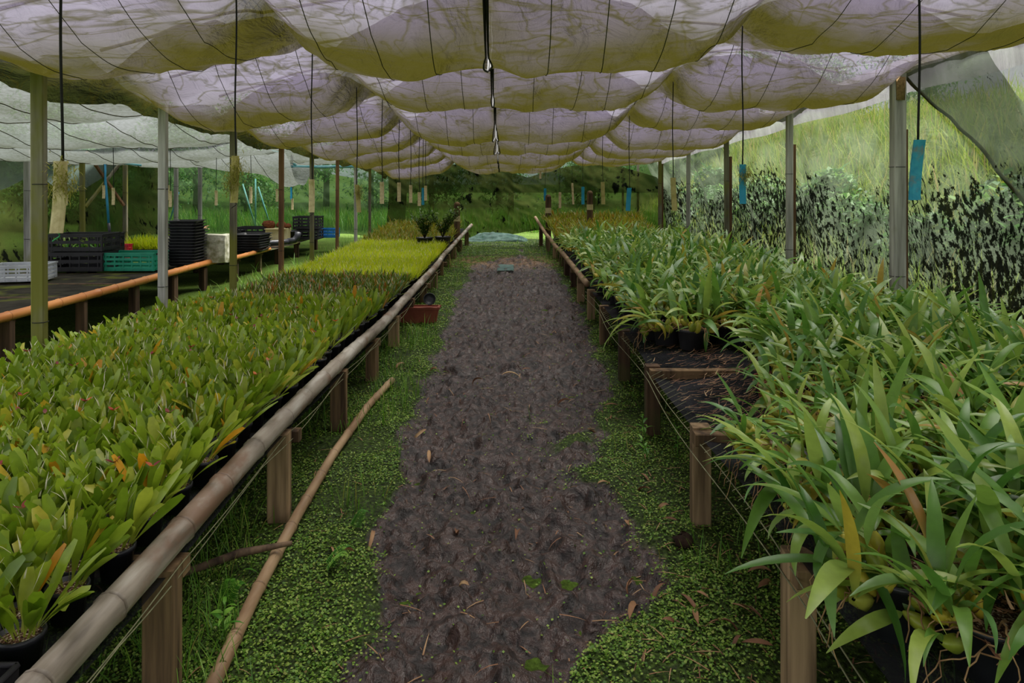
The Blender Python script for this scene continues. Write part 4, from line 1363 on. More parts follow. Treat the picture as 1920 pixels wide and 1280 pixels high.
# straw litter on the bare netting
Ms = []
for _ in range(700):
    y = rq.uniform(2.95, 4.55); x = rq.uniform(.79, .95 + .33 * (y - 2.8))
    if rq.random() < .5: x = rq.normal(1.0 + .1 * (y - 3), .08)
    if x < .78: continue
    Ms.append(mT(x, y, top_r(x, y) + .006 + .006 * rq.random()) @ mR('z', rq.normal(1.2, .7)) @ mR('x', 1.5) @ mS(rq.uniform(.5, 1.6), 1, rq.uniform(.4, 1.3)))
for _ in range(5200):
    y = 1.4 + 6.5 * rq.random() ** 1.3; x = rq.uniform(.86, 2.6)
    if gapzone(x, y): continue
    Ms.append(mT(x, y, top_r(x, y) + .09 + .07 * rq.random()) @ mR('z', rq.random() * 6.28) @ mR('x', rq.normal(1.5, .3)) @ mS(rq.uniform(.6, 2.2), 1, rq.uniform(.5, 1.8)))
V, F, a, t = inst(leaf_t(.06, .005, 3, p_grass, .5, 0, 0, 2), Ms)
tag(obj('straw_litter', mesh('straw_litter', V, F, MT['dead'], attrs={'rnd': a, 't': t + .5})), 'dry straw and shed sheaths scattered over the netting and bulbous orchid pots', 'litter', kind='stuff')


# ------------------------------------------------------------------ strips hung on cords from the carrying wires
def moss_tuft(n, rad, h, seed):
    r = np.random.default_rng(seed)
    Ms = [mT(r.normal(0, rad * .35), -.004 + r.normal(0, rad * .3), r.normal(0, h * .5)) @ lean(r.random() * 6.28, r.uniform(.4, 2.4)) @ mS(r.uniform(.7, 1.5)) for _ in range(n)]
    V, F, a, t = inst(LT['fibre'][0], Ms)
    return mesh('moss_tuft', V, F, MT['moss'], attrs={'rnd': a, 't': t})


def strip(px, ptop, pbot, Y, mat, label, group=None, moss=0, tiltx=0.0, wd=.034, zc=None, hookmat='wire', curl=True):
    x, _, zt = P(px, ptop, Y)
    zb = P(px, pbot, Y)[2]
    L = zt - zb
    top = zc if zc is not None else float(canopy_z(x, Y)[0])
    o = tag(empty('hanging_strip', (x, Y, zb)), label, 'hanging strip', group)
    n = 9
    rr = np.random.default_rng(int(px))
    V, F = box(0, 0, L / 2, wd, .006, L, 0, .0015)
    # slightly bowed lath
    V, F = [], []
    for i in range(n):
        t = i / (n - 1)
        bow = .006 * math.sin(PI * t)
        xo = tiltx * (t - 1) * L
        for sx, sy in ((-.5, -.002), (-.25, -.006), (.25, -.006), (.5, -.002), (.5, .004), (-.5, .004)):
            V.append((xo + sx * wd, bow + sy, L * t))
    for i in range(n - 1):
        for j in range(6):
            k = (j + 1) % 6
            F.append((i * 6 + j, i * 6 + k, (i + 1) * 6 + k, (i + 1) * 6 + j))
    F += [tuple(range(5, -1, -1)), tuple((n - 1) * 6 + j for j in range(6))]
    lath = obj('lath', mesh('lath', V, F, MT[mat], smooth=False), o)
    nn = 14
    cz = np.linspace(L - .01, top - zb, nn)
    obj('cord', mesh('cord', *tube(np.stack([.003 * np.sin(cz * 9 + px), .006 + 0 * cz, cz], 1), .0038, 5), MT['wire']), o)
    if curl:
        xo = -tiltx * L
        th = np.linspace(0, 4.4, 12)
        obj('wire_hook', mesh('wire_hook', *tube([(xo + .010 * math.sin(a), 0, .004 - .006 * a) for a in th], .0016, 4), MT[hookmat]), lath)
    for q in range(moss):
        obj('moss', moss_tuft(420, .05, .05, int(px) + q), o, ((-1) ** q * .012 - tiltx * L * (.3 + .3 * q), 0, L * (.72 - .3 * q)))['kind'] = 'stuff'
    return o


WL = 1.13
ly = lambda px: F_PX * WL / (VX - px)
strip(113, 302, 437, 1.97, 'strip_cream', 'cream lath with a moss tuft and green wire ends, hung near the mossy grey post', moss=1, tiltx=.06, wd=.034, hookmat='wire_green')
strip(441, 292, 380, ly(441), 'strip_moss', 'lath covered in hairy moss hanging before the green mossy post', moss=2, tiltx=.03, wd=.03)
strip(584, 336, 398, ly(584), 'strip_cream', 'clean cream lath hanging over the dark tufts', wd=.032)
strip(669, 346, 398, ly(669), 'strip_moss', 'mossy cream lath hanging over the bright tufts', moss=1, tiltx=-.08, wd=.032)
for px, a, b in ((716, 341, 382), (748, 342, 378), (770, 347, 380), (786, 360, 386), (798, 348, 376)):
    strip(px, a, b, ly(px) if px < 780 else ly(px) * .92, 'strip_cream', 'small cream lath hanging above the two shrub pots', 'cream laths above the shrub pots', wd=.036)
strip(793, 352, 384, ly(793) * .95, 'strip_blue', 'small blue lath hanging among the cream laths by the shrub pots', wd=.032)
WR = 1.18
ry = lambda px: F_PX * WR / (px - VX)
strip(1725, 262, 375, 2.35, 'strip_blue_worn', 'worn blue lath with peeling tan patches hanging before the mouldy net', moss=0, tiltx=.09, wd=.036, hookmat='wire')
strip(1393, 308, 382, ry(1393), 'strip_blue', 'clean blue lath with a moss ball on its edge', moss=1, wd=.033)
strip(1262, 333, 395, ry(1262), 'strip_moss', 'greenish cream lath hanging over the bulbous orchids', tiltx=-.05, wd=.038)
strip(1180, 352, 395, ry(1180), 'strip_blue', 'slightly tilted blue lath with a black hook over the bulbous orchids', tiltx=.06, wd=.045)
strip(1130, 341, 383, ry(1130), 'strip_moss', 'cream lath stained yellow hanging near the brown stakes', tiltx=-.03, wd=.05)
strip(1093, 350, 383, ry(1093), 'strip_blue', 'faded blue lath between two cream laths above the golden tufts', wd=.05)
strip(1073, 343, 383, ry(1073), 'strip_cream', 'narrow cream lath hanging between the brown stakes', tiltx=-.05, wd=.04)
strip(1050, 360, 390, 14.4, 'strip_cream', 'short cream lath hanging just behind the first brown stake', wd=.05)
strip(1022, 353, 376, 14.4, 'strip_blue', 'tiny blue lath beside a brown stake at the bench end', wd=.05)
strip(1013, 318, 335, 14.5, 'strip_cream', 'tiny cream lath hanging high before the far green net', wd=.045)
for px, a, b, Y in ((124, 358, 385, 9.2), (194, 347, 372, 9.4), (212, 352, 384, 8.3), (315, 347, 375, 9), (319, 358, 388, 8.4), (405, 357, 385, 9), (470, 350, 381, 9.2), (519, 354, 378, 10.6), (548, 372, 393, 11.4)):
    strip(px, a, b, Y, 'strip_cream', 'small cream lath hanging over the potting bench', 'cream laths over the potting bench', wd=.034, zc=1.92)
strip(546, 351, 374, 12, 'strip_blue', 'small blue lath hanging beyond the potting bench', wd=.03, zc=1.95)


# ------------------------------------------------------------------ things on the potting bench
BZ = .503


def crate(name, x, y, z, sx, sy, sz, mat, label, rz=0.0, group=None, slats=4, dip=0.0, notch=True, cat='crate'):
    o = tag(empty(name, (x, y, z), rz), label, cat, group)
    th = .012
    base = [box(0, 0, .008, sx - .01, sy - .01, .016)]
    obj('base', mesh('base', *join(base), mat, smooth=False), o)
    for cx in (-1, 1):
        for cy in (-1, 1):
            obj('corner_post', mesh('corner_post', *box(cx * (sx / 2 - .012), cy * (sy / 2 - .012), sz / 2, .026, .026, sz, 0, .005), mat, smooth=False), o)
    for i in range(slats):
        zz = .03 + (sz - .05) * i / max(slats - 1, 1)
        h = (sz - .03) / slats * .62
        for s in (-1, 1):
            obj('slat', mesh('slat', *box(0, s * (sy / 2 - th / 2), zz, sx - .02, th, h), mat, smooth=False), o)
            if not (dip and i == slats - 1):
                obj('slat', mesh('slat', *box(s * (sx / 2 - th / 2), 0, zz, th, sy - .02, h), mat, smooth=False), o)
    nrib = max(2, int(sx / .09))
    for s in (-1, 1):
        ribs = [box(-sx / 2 + sx * (k + .5) / nrib, s * (sy / 2 - th / 2), sz / 2, .012, th * 1.15, sz * .92) for k in range(nrib)]
        ribs += [box(s * (sx / 2 - th / 2), -sy / 2 + sy * (k + .5) / 3, sz / 2 * .8, th * 1.15, .012, sz * .74) for k in range(3)]
        obj('ribs', mesh('ribs', *join(ribs), mat, smooth=False), o)['kind'] = 'stuff'
    rim = []
    for s in (-1, 1):
        rim.append(box(0, s * (sy / 2 - .006), sz - .006, sx + .014, .018, .014))
        rim.append(box(s * (sx / 2 - .006), 0, sz - .006 - dip, .018, sy * (.45 if dip else 1), .014))
    obj('rim', mesh('rim', *join(rim), mat, smooth=False), o)
    return o


def onb(px, py, z=BZ):
    Y = (EYE - z) * F_PX / (py - VY)
    return (px - VX) / F_PX * Y, Y


x, y = onb(239, 508)
crate('plastic_crate', x, y + .18, BZ, .58, .36, .20, MT['crate_green'], 'green slatted plastic crate on the potting bench', .0, None, 4, .05)
x, y = onb(12, 530)
crate('plastic_crate', x, y + .25, BZ, .50, .38, .16, MT['crate_grey'], 'pale grey plastic crate lying at the mossy end of the potting bench', .25, None, 4)
x, y = onb(138, 509)
crate('plastic_crate', x, y + .2, BZ, .60, .40, .21, MT['crate_black'], 'black slatted crate at the bottom of the stack beside the green crate', .05, None, 3)
crate('plastic_crate', x + .01, y + .2, BZ + .222, .60, .40, .19, MT['crate_black'], 'black slatted crate of plants on top of the stack', .02, None, 3)
crate('plastic_crate', (206 - VX) / F_PX * 8.95, 8.95, BZ, .20, .30, .38, MT['crate_black'], 'tall narrow black crate behind the green crate', .0, None, 5)
crate('plastic_crate', x - .63, y + .9, BZ, .50, .36, .19, MT['crate_black'], 'low black crate of seedlings beside the grey crate', .1, None, 3)
crate('seed_basket', *onb(231, 487), BZ + .0, .17, .15, .20, MT['crate_red'], 'small red slatted basket behind the green crate', .1, None, 3, .04, cat='basket')
rb = np.random.default_rng(8)


def leafy(n, key, sx, sy, z, scale, tilt):
    return [(key, rb.integers(len(LT[key])), mT(rb.uniform(-sx, sx), rb.uniform(-sy, sy), z) @ lean(rb.random() * 6.28, abs(rb.normal(0, tilt))) @ mS(rb.uniform(.7, 1.2) * scale)) for _ in range(n)]


MKEY['weed'] = 'weed'
for dx, dy, zz, lab in ((.0, .2, BZ + .25, 'leafy seedlings growing in the upper black crate'), (-.63, .9, BZ + .03, 'leafy seedlings growing in the low black crate')):
    me = merged('seedlings', leafy(60, 'weed', .24, .15, 0, 1.5, .7) + leafy(14, 'long_lo', .24, .15, 0, .6, .5))
    tag(obj('seedlings', me, None, (x + dx, y + dy, zz)), lab, 'seedlings')
# tray of bright grassy seedlings
xx, yy_ = onb(262, 482)
o = tag(empty('seedling_tray', (xx, yy_ + .2, BZ)), 'flat of yellow-green grassy seedlings between the red basket and the foam slab', 'seedling tray')
obj('tray', mesh('tray', *box(0, 0, .05, .46, .34, .10, 0, .01), MT['tray'], smooth=False), o)
MKEY['fuzz'] = 'grassy'; LT['fuzz'] = LT['grassy']
obj('foliage', merged('seedling_foliage', leafy(700, 'fuzz', .23, .17, .09, 1.5, .45)), o)


def tray_mesh(sx, sy, h):
    prof = []
    V, F = [], []
    for z, g in ((0, -.02), (h * .75, -.004), (h * .75, .012), (h, .012), (h, .0), (h * .2, -.014)):
        hx, hy = sx / 2 + g, sy / 2 + g
        c = .02
        V += [(-hx + c, -hy, z), (hx - c, -hy, z), (hx, -hy + c, z), (hx, hy - c, z), (hx - c, hy, z), (-hx + c, hy, z), (-hx, hy - c, z), (-hx, -hy + c, z)]
    for i in range(5):
        for j in range(8):
            k = (j + 1) % 8
            F.append((i * 8 + j, i * 8 + k, (i + 1) * 8 + k, (i + 1) * 8 + j))
    F += [tuple(range(7, -1, -1)), tuple(40 + j for j in range(8))]
    return mesh('seed_tray', V, F, MT['tray'], smooth=False)


TR = tray_mesh(.325, .34, .034)
x, y = onb(338, 500)
for i in range(15):
    o = tag(obj('seed_tray', TR, None, (x + rb.normal(0, .004), y + .18 + rb.normal(0, .004), BZ + .006 + i * .0355)), 'black seed tray in the tall stack beside the foam block' if i < 14 else 'topmost black seed tray of the tall stack beside the foam block', 'tray', 'black trays in the tall stack')
    o.rotation_euler = (0, 0, rb.normal(0, .02) + (.08 if i == 14 else 0))
TR2 = tray_mesh(.40, .50, .034)
x2, y2 = onb(462, 474, .52)
for i in range(7):
    o = tag(obj('seed_tray', TR2, None, (x2 - .02 + rb.normal(0, .008), y2 + .28 + rb.normal(0, .01), .522 + i * .0355)), 'black seed tray in the low stack behind the green mossy post', 'tray', 'black trays in the low stack')
    o.rotation_euler = (0, 0, rb.normal(0, .04))
# foam block and slab
def foam(x, y, z, sx, sy, sz, rz, seed):
    n = 6
    r = np.random.default_rng(seed)
    V, F = [], []
    lin = np.linspace(-1, 1, n)
    idx = {}
    for f_ax in range(3):
        for s in (-1, 1):
            for i in range(n - 1):
                for j in range(n - 1):
                    quad = []
                    for a, b in ((i, j), (i + 1, j), (i + 1, j + 1), (i, j + 1)):
                        p = [0, 0, 0]
                        p[f_ax] = s; p[(f_ax + 1) % 3] = lin[a]; p[(f_ax + 2) % 3] = lin[b]
                        key = tuple(round(q, 4) for q in p)
                        if key not in idx:
                            idx[key] = len(V)
                            q = np.array(p)
                            rnd_ = 1 - .05 * (np.sort(np.abs(q))[1] ** 6)
                            V.append(q * rnd_ * np.array([sx, sy, sz]) / 2 + r.normal(0, .004, 3))
                        quad.append(idx[key])
                    F.append(tuple(quad if s > 0 else quad[::-1]))
    V = np.array(V); V[:, 2] += sz / 2
    o = obj('foam_block', mesh('foam_block', V, F, MT['foam'], smooth=False), None, (x, y, z))
    o.rotation_euler = (0, 0, rz)
    return o


x, y = onb(394, 494)
tag(foam(x, y + .16, BZ, .40, .28, .35, -.12, 3), 'weathered white foam block beside the black tray stack', 'foam block')
x, y = onb(297, 492)
tag(foam(x, y + .42, BZ, .06, .3, .30, 0, 4), 'upright foam slab standing between seedlings and the tray stack', 'foam slab')
# green can with spout
x, y = onb(430, 476, .50)
o = tag(empty('watering_can', (x + .03, y + .1, .507)), 'dark green plastic watering can tucked behind the mossy post', 'watering can')
obj('body', mesh('body', *lathe([(.001, 0), (.085, 0), (.09, .02), (.085, .18), (.06, .22), (.03, .225), (.001, .225)], 14), MT['can_green']), o)
obj('handle', mesh('handle', *tube([(0, -.05, .22), (0, -.04, .28), (0, .04, .28), (0, .06, .2)], .010, 6), MT['can_green']), o)
obj('spout', mesh('spout', *tube([(-.08, 0, .06), (-.14, 0, .14), (-.18, 0, .22)], [.02, .015, .012], 8), MT['can_green']), o)
# black pipe with elbow, boxes, crates further back
o = tag(empty('drain_pipe', (P(520, 460, 11.6)[0], 11.6, .52)), 'glossy black drain pipe with an elbow lying on the far bench', 'pipe')
obj('pipe', mesh('pipe', *tube([(-.3, -.25, .05), (.05, .0, .05), (.16, .1, .06)], .042, 10), MT['pipe_black']), o)
obj('elbow', mesh('elbow', *tube([(.14, .09, .06), (.22, .15, .07), (.26, .18, .13), (.27, .19, .2)], .05, 10), MT['pipe_black']), o)
x, y = P(522, 445, 12.4)[:2]
o = tag(empty('carton', (x, y, .525)), 'cream carton topped with brown fibre on the far bench', 'box')
obj('carton_body', mesh('carton_body', *box(0, 0, .11, .36, .30, .22, .1, .006), MT['box_cream'], smooth=False), o)
obj('flap', mesh('flap', *box(0, -.17, .215, .34, .06, .008, .1), MT['box_cream'], smooth=False), o)
for k, (dx, dz, s) in enumerate(((-.16, .20, .11), (.04, .21, .09), (.14, .2, .07))):
    r = np.random.default_rng(k)
    V, F = lathe([(.001, 0), (s * .9, .01), (s, s * .5), (s * .7, s), (.001, s * 1.1)], 10)
    V = V + r.normal(0, s * .09, V.shape)
    tag(obj('fibre_clump', mesh('fibre_clump', V, F, MT['fibre_brown']), None, (x + dx, y + .02, .525 + dz + .02)), ['large brown fibre clump on the cream carton', 'middle brown fibre clump on the cream carton', 'smallest brown fibre clump on the cream carton'][k], 'fibre clump')
x, y = P(500, 452, 12.0)[:2]
o = tag(obj('board', mesh('board', *box(0, 0, .02, .36, .26, .04, .2, .004), MT['box_cream'], smooth=False), None, (x - .05, y - .1, .52)), 'flat pale board lying before the cream carton', 'board')
for px, py, Y, s, mt, lab in ((478, 447, 12.9, (.5, .36, .22), 'crate_black', 'black crate tipped among the pots beyond the low tray stack'), (578, 446, 13.0, (.44, .36, .16), 'crate_black', 'lower black crate by the blue crate'), (618, 441, 13.4, (.30, .28, .16), 'crate_blue', 'bright blue plastic crate at the end of the far bench')):
    crate('plastic_crate', P(px, py, Y)[0], Y, .525, *s, MT[mt], lab, 0, None, 3)
crate('plastic_crate', P(578, 440, 13.0)[0], 13.0, .70, .44, .36, .22, MT['crate_black'], 'upper black crate by the blue crate', 0, None, 4)
for k, (px, Y) in enumerate(((545, 12.6), (556, 12.9), (505, 13.4), (450, 13.0))):
    pv, pf = pot_lathe(.10, .16, 14, .01)
    tag(obj('empty_pot', mesh('empty_pot', pv, pf, MT['pot']), None, (P(px, 440, Y)[0], Y, .525)), 'empty black pot standing on the far bench among crates', 'pot', 'empty pots on the far bench')
# bromeliad-like orange leaves
me = merged('orange_plant', [('dead', rb.integers(6), mT(0, 0, .08) @ lean(a, .5) @ mS(2.2)) for a in (1.2, 2.6, 4.4, 5.3)], [(*pot_lathe(.07, .1, 10), 'pot')])
tag(obj('dry_plant', me, None, (P(361, 440, 11.5)[0], 11.5, .53)), 'pot with arching orange dry leaves behind the tray stack', 'potted plant')

# ------------------------------------------------------------------ shrubs, stakes and other things around the path
def shrub(x, y, z, h, seed, label, pr=.11, ph=.15):
    o = tag(empty('potted_shrub', (x, y, z)), label, 'potted plant')
    obj('pot', mesh('pot', *pot_lathe(pr, ph, 18, .01), MT['pot']), o)
    r = np.random.default_rng(seed)
    tb, Ms = [], []
    for k in range(11):
        az, sp = r.random() * 6.28, r.uniform(.06, .27)
        q = np.array([[0, 0, ph - .03], [sp * .3 * math.cos(az), sp * .3 * math.sin(az), ph + h * .35], [sp * math.cos(az), sp * math.sin(az), ph + h * r.uniform(.6, 1)]])
        tb.append(tube(q, [.005, .004, .002], 5))
        for _ in range(95):
            t = r.uniform(.25, 1.02)
            p = q[0] * (1 - t) ** 2 + 2 * q[1] * t * (1 - t) + q[2] * t * t + r.normal(0, .02, 3)
            Ms.append(mT(*p) @ lean(r.random() * 6.28, r.uniform(.3, 1.8)) @ mS(r.uniform(1.0, 2.0)))
    obj('stems', mesh('stems', *join(tb), MT['bark']), o)
    V, F, a, t = inst(LT['bushleaf'][0], Ms)
    obj('foliage', mesh('foliage', V, F, MT['bush'], attrs={'rnd': a, 't': t}), o)


shrub(bush_xy[0][0], bush_xy[0][1], top_l(11.5) + .10, .42, 31, 'dark leafy shrub in a wide low black pot on the bright tufts', .13, .13)
shrub(bush_xy[1][0], bush_xy[1][1], top_l(11.5) + .05, .44, 32, 'slender leafy shrub in a tall black pot by the bamboo rail', .125, .19)
for px, pt, Y, lab in ((857, 383, 13.6, 'grey brown wooden stake at the end of the bamboo-railed bench'), (1028, 369, 14.3, 'round-topped brown stake near the tiny blue lath'), (1106, 362, 13.9, 'round-topped brown stake between blue and yellow-stained laths')):
    x, _, zt = P(px, pt, Y)
    zb = .02 * Y - .03
    o = tag(empty('wooden_stake', (x, Y, zb)), lab, 'stake')
    V, F = box(0, 0, (zt - zb) / 2, .11, .05, zt - zb, 0, .006)
    obj('shaft', mesh('shaft', V, F, MT['leg'], smooth=False), o)
    V, F = lathe([(.054, 0), (.05, .02), (.03, .04), (.002, .048)], 12)
    V[:, 1] *= .45
    obj('rounded_top', mesh('rounded_top', V, F, MT['leg']), o, (0, 0, zt - zb))
    obj('paint_band', mesh('paint_band', *box(0, 0, zt - zb - .26, .114, .054, .10, 0, .006), MT['box_cream'], smooth=False), o)

gh = lambda x, y: .02 * y + .02
# fallen bamboo pole, stick
pp = []
for px, py in ((395, 1290), (480, 1110), (560, 960), (625, 850), (690, 760), (735, 712)):
    Y = (EYE - .05) * F_PX / (py - VY + .02 * F_PX)
    pp.append(((px - VX) / F_PX * Y, Y, gh(0, Y) + .028))
add_bamboo('bamboo_pole', pp, .021, 55, MT['bamboo_brown'], None, .24)
tag(bpy.data.objects['bamboo_pole'], 'thin brown bamboo pole lying on the grass below the bamboo-railed bench', 'bamboo pole')
a, b = [((px - VX) / F_PX * Y, Y, gh(0, Y) + z) for px, Y, z in ((345, 2.60, .03), (445, 2.66, .055), (548, 2.72, .075))][0::2]
mid = ((a[0] + b[0]) / 2, (a[1] + b[1]) / 2 + .01, (a[2] + b[2]) / 2 + .012)
tag(obj('dead_branch', mesh('dead_branch', *tube([a, mid, b], [.012, .015, .008], 7), MT['stick'])), 'dark dead branch lying across the fallen bamboo pole', 'branch')
# red-brown planter and black pot below the bench
x, Y = P(800, 612, 7.0)[0], 7.05
o = tag(empty('window_planter', (x - .10, Y, gh(0, Y))), 'red-brown rectangular planter under the bench edge', 'planter')
V, F = box(0, 0, .07, .42, .16, .14, 0, .012)
V[:len(V) // 2, :2] *= .88
obj('trough', mesh('trough', V, F, MT['terracotta'], smooth=False), o)
obj('rim', mesh('rim', *join([box(0, s * .078, .142, .45, .02, .018) for s in (-1, 1)] + [box(s * .21, 0, .142, .02, .17, .018) for s in (-1, 1)]), MT['terracotta'], smooth=False), o)
o = tag(obj('empty_pot', mesh('empty_pot', *pot_lathe(.055, .09, 14), MT['pot']), None, (x + .02, Y + .01, gh(0, Y) + .20)), 'small black pot tipped over on the red-brown planter', 'pot')
o.rotation_euler = (1.2, .3, 0)
# bluish netting slumped at the foot of the far wall, and a scrap on the path
def crumple(name, cx, cy, zf, sx, sy, h, seed, mat, label, cat):
    n = 34
    U, W = np.meshgrid(np.linspace(-1, 1, n), np.linspace(-1, 1, n))
    edge = np.clip(1 - np.maximum(np.abs(U), np.abs(W)) ** 2, 0, 1)
    X = cx + sx * U + .06 * sx * fbm(U, W, seed, .4, 2)
    Y = cy + sy * W + .1 * sy * fbm(U, W, seed + 1, .4, 2)
    Z = zf + h * np.sqrt(edge) * (.7 + .3 * fbm(U * .6, W, seed + 2, .4, 1.5)) + .06 * h * fbm(U, W, seed + 3, 2, 5)
    tag(obj(name, mesh(name, np.stack([X, Y, Z], -1).reshape(-1, 3), grid(n, n), mat)), label, cat)


crumple('fallen_net', P(930, 440, 15.3)[0], 15.25, .30, .62, .25, .22, 301, MT['net_cyan'], 'pale bluish netting slumped at the foot of the far wall', 'net')
crumple('net_scrap', P(948, 508, 11.2)[0], 11.1, .236, .12, .42, .014, 311, MT['net_cyan'], 'scrap of bluish netting trodden into the path', 'net')
# dark clod and two ferns, weeds
V, F = lathe([(.001, -.02), (.035, -.015), (.04, .01), (.025, .03), (.001, .035)], 9)
V = V + np.random.default_rng(6).normal(0, .005, V.shape)
tag(obj('clod', mesh('clod', V, F, MT['stump']), None, (P(1283, 1025, 2.88)[0], 2.88, gh(0, 2.88))), 'dark lump of wood on the grass near a pale bench leg', 'clod')


def fern(x, y, n, az, seed, label):
    r = np.random.default_rng(seed)
    o = tag(empty('fern', (x, y, gh(x, y))), label, 'fern')
    for f in range(n):
        a = az + (f - (n - 1) / 2) * .9
        Lr = r.uniform(.07, .11)
        q = [(math.cos(a) * Lr * t, math.sin(a) * Lr * t, .012 + .05 * math.sin(PI * t * .8)) for t in np.linspace(0, 1, 7)]
        Ms = []
        for i in range(1, 26):
            t = i / 26
            p = (math.cos(a) * Lr * t, math.sin(a) * Lr * t, .012 + .05 * math.sin(PI * t * .8))
            for s in (-1, 1):
                Ms.append(mT(*p) @ mR('z', a - PI / 2 + s * 1.25) @ mR('x', -1.45) @ mS(1.1 * (1 - t) + .2))
        V, F, an, tt = inst(LT['fern'][0], Ms)
        obj('frond', mesh('frond', V, F, MT['weed'], attrs={'rnd': an * .3 + .6, 't': tt + .5}), o)


fern(P(632, 1115, 2.7)[0] - .03, 2.68, 2, .3, 1, 'bright green fern on the muddy edge of the path')
fern(P(660, 1030, 2.95)[0], 2.97, 1, .9, 2, 'single small fern frond near the fallen bamboo pole')
fern(P(400, 1170, 2.35)[0], 2.45, 2, 1.2, 3, 'fern sprouting beside the dead branch')


def weed(x, y, h, n, seed, label, group=None):
    r = np.random.default_rng(seed)
    o = tag(empty('weed', (x, y, gh(x, y))), label, 'weed', group)
    q = [(.02 * math.sin(t * 2 + seed), .015 * math.cos(t * 3), h * t) for t in np.linspace(0, 1, 6)]
    obj('stem', mesh('stem', *tube(q, np.linspace(.003, .0015, 6), 5), MT['weed'], attrs=None), o)
    for i in range(n):
        t = .25 + .75 * i / n
        obj('leaf', LM['weed'][r.integers(4)], o, mat4=Matrix((mT(.02 * math.sin(t * 2 + seed), .015 * math.cos(t * 3), h * t) @ lean(i * 2.4, r.uniform(.6, 1.2)) @ mS(r.uniform(.7, 1.1) * (1.2 - .5 * t))).tolist()))


weed(P(1262, 880, 3.75)[0], 3.72, .17, 12, 1, 'tall leafy weed beside the dark bench leg')
weed(P(1200, 890, 3.8)[0], 3.66, .13, 10, 2, 'leafy weed at the path edge next to the taller weed')
weed(P(1215, 860, 3.9)[0], 3.95, .15, 10, 3, 'slender weed behind the path-edge weed')
weed(P(430, 1230, 2.25)[0], 2.25, .14, 9, 4, 'broad-leaved weed growing over the fallen bamboo pole')
weed(P(565, 560, 9)[0] + 3.2, 8.6, .16, 9, 5, 'leafy weed by the far bench leg')

# dead leaves on the ground
k = 0
for px, py in ((620, 1040), (855, 1015), (880, 1115), (800, 815), (805, 880), (940, 712), (995, 700), (905, 720), (640, 1050), (1250, 1110), (1275, 1130), (1180, 1180), (1270, 990), (1390, 1210), (1350, 1180), (1300, 1240), (1430, 1180), (1400, 1090), (1160, 770), (1220, 930), (1255, 960), (1100, 815), (1040, 600), (1180, 1000), (1330, 1140), (1240, 1180), (760, 690), (700, 1010), (1120, 920), (1070, 760), (1370, 1150), (1420, 1120), (820, 700), (1200, 900), (970, 1010), (1310, 1190), (1450, 1230), (1190, 1100)):
    Y = 2030 / (py - 320)
    x = (px - VX) / F_PX * Y
    r = np.random.default_rng(500 + k)
    M = mT(x, Y, gh(x, Y) + .012) @ mR('z', r.random() * 6.28) @ mR('y', r.normal(0, .3)) @ mR('x', -1.35 + r.normal(0, .15)) @ mS(r.uniform(.55, 1.0))
    green = x > .45
    tag(obj('dead_leaf', LM['dead'][k % 6], None, mat4=Matrix(M.tolist())), 'curled brown dead leaf fallen on the green verge below the bulbous orchids' if green else 'curled brown dead leaf lying on the mud or its mossy edge', 'dead leaf', 'dead leaves on the verge' if green else 'dead leaves along the path')
    k += 1

# ------------------------------------------------------------------ ground cover (nobody could count it)
rg = np.random.default_rng(91)


def sample(n, xa, xb, power=1.0):
    out_ = []
    Y = 1.9 * (15.5 / 1.9) ** (rg.random(n) ** power)
    X = rg.uniform(xa, xb, n)
    return X, Y


def cover(name, key, n, xa, xb, prob, scale, tilt, mat, label, cat, dz=.0):
    X, Y = sample(n, xa, xb)
    keep = rg.random(n) < prob(X, Y)
    X, Y = X[keep], Y[keep]
    m_ = mud_mask(X, Y)
    Z = np.where(np.abs(X) < 1.25, gz(X, Y) + mud_h(X, Y, m_), terr(X, Y)) + dz
    nt_ = len(LT[key])
    Vs, Fs, A, T, off = [], [], [], [], 0
    which = rg.integers(nt_, size=len(X))
    for k in range(nt_):
        sel = np.where(which == k)[0]
        Ms = np.zeros((len(sel), 4, 4))
        az = rg.random(len(sel)) * 2 * PI
        tl = np.abs(rg.normal(tilt[0], tilt[1], len(sel)))
        s = rg.uniform(*scale, len(sel)) * np.clip(Y[sel] / 4.0, 1, 2.2) ** .6
        ca, sa, ct, st_ = np.cos(az), np.sin(az), np.cos(-tl), np.sin(-tl)
        Ms[:, 0, 0] = ca; Ms[:, 0, 1] = -sa * ct; Ms[:, 0, 2] = sa * st_
        Ms[:, 1, 0] = sa; Ms[:, 1, 1] = ca * ct; Ms[:, 1, 2] = -ca * st_
        Ms[:, 2, 1] = st_; Ms[:, 2, 2] = ct
        Ms[:, :3, :3] *= s[:, None, None]
        Ms[:, 0, 3], Ms[:, 1, 3], Ms[:, 2, 3], Ms[:, 3, 3] = X[sel], Y[sel], Z[sel], 1
        V, F, a, t = inst(LT[key][k], Ms, rg.random(len(sel)))
        Vs.append(V); Fs.append(F + off); A.append(a); T.append(t); off += len(V)
    o = obj(name, mesh(name, np.concatenate(Vs), np.concatenate(Fs), mat, attrs={'rnd': np.concatenate(A), 't': np.concatenate(T)}))
    tag(o, label, cat, kind='stuff')


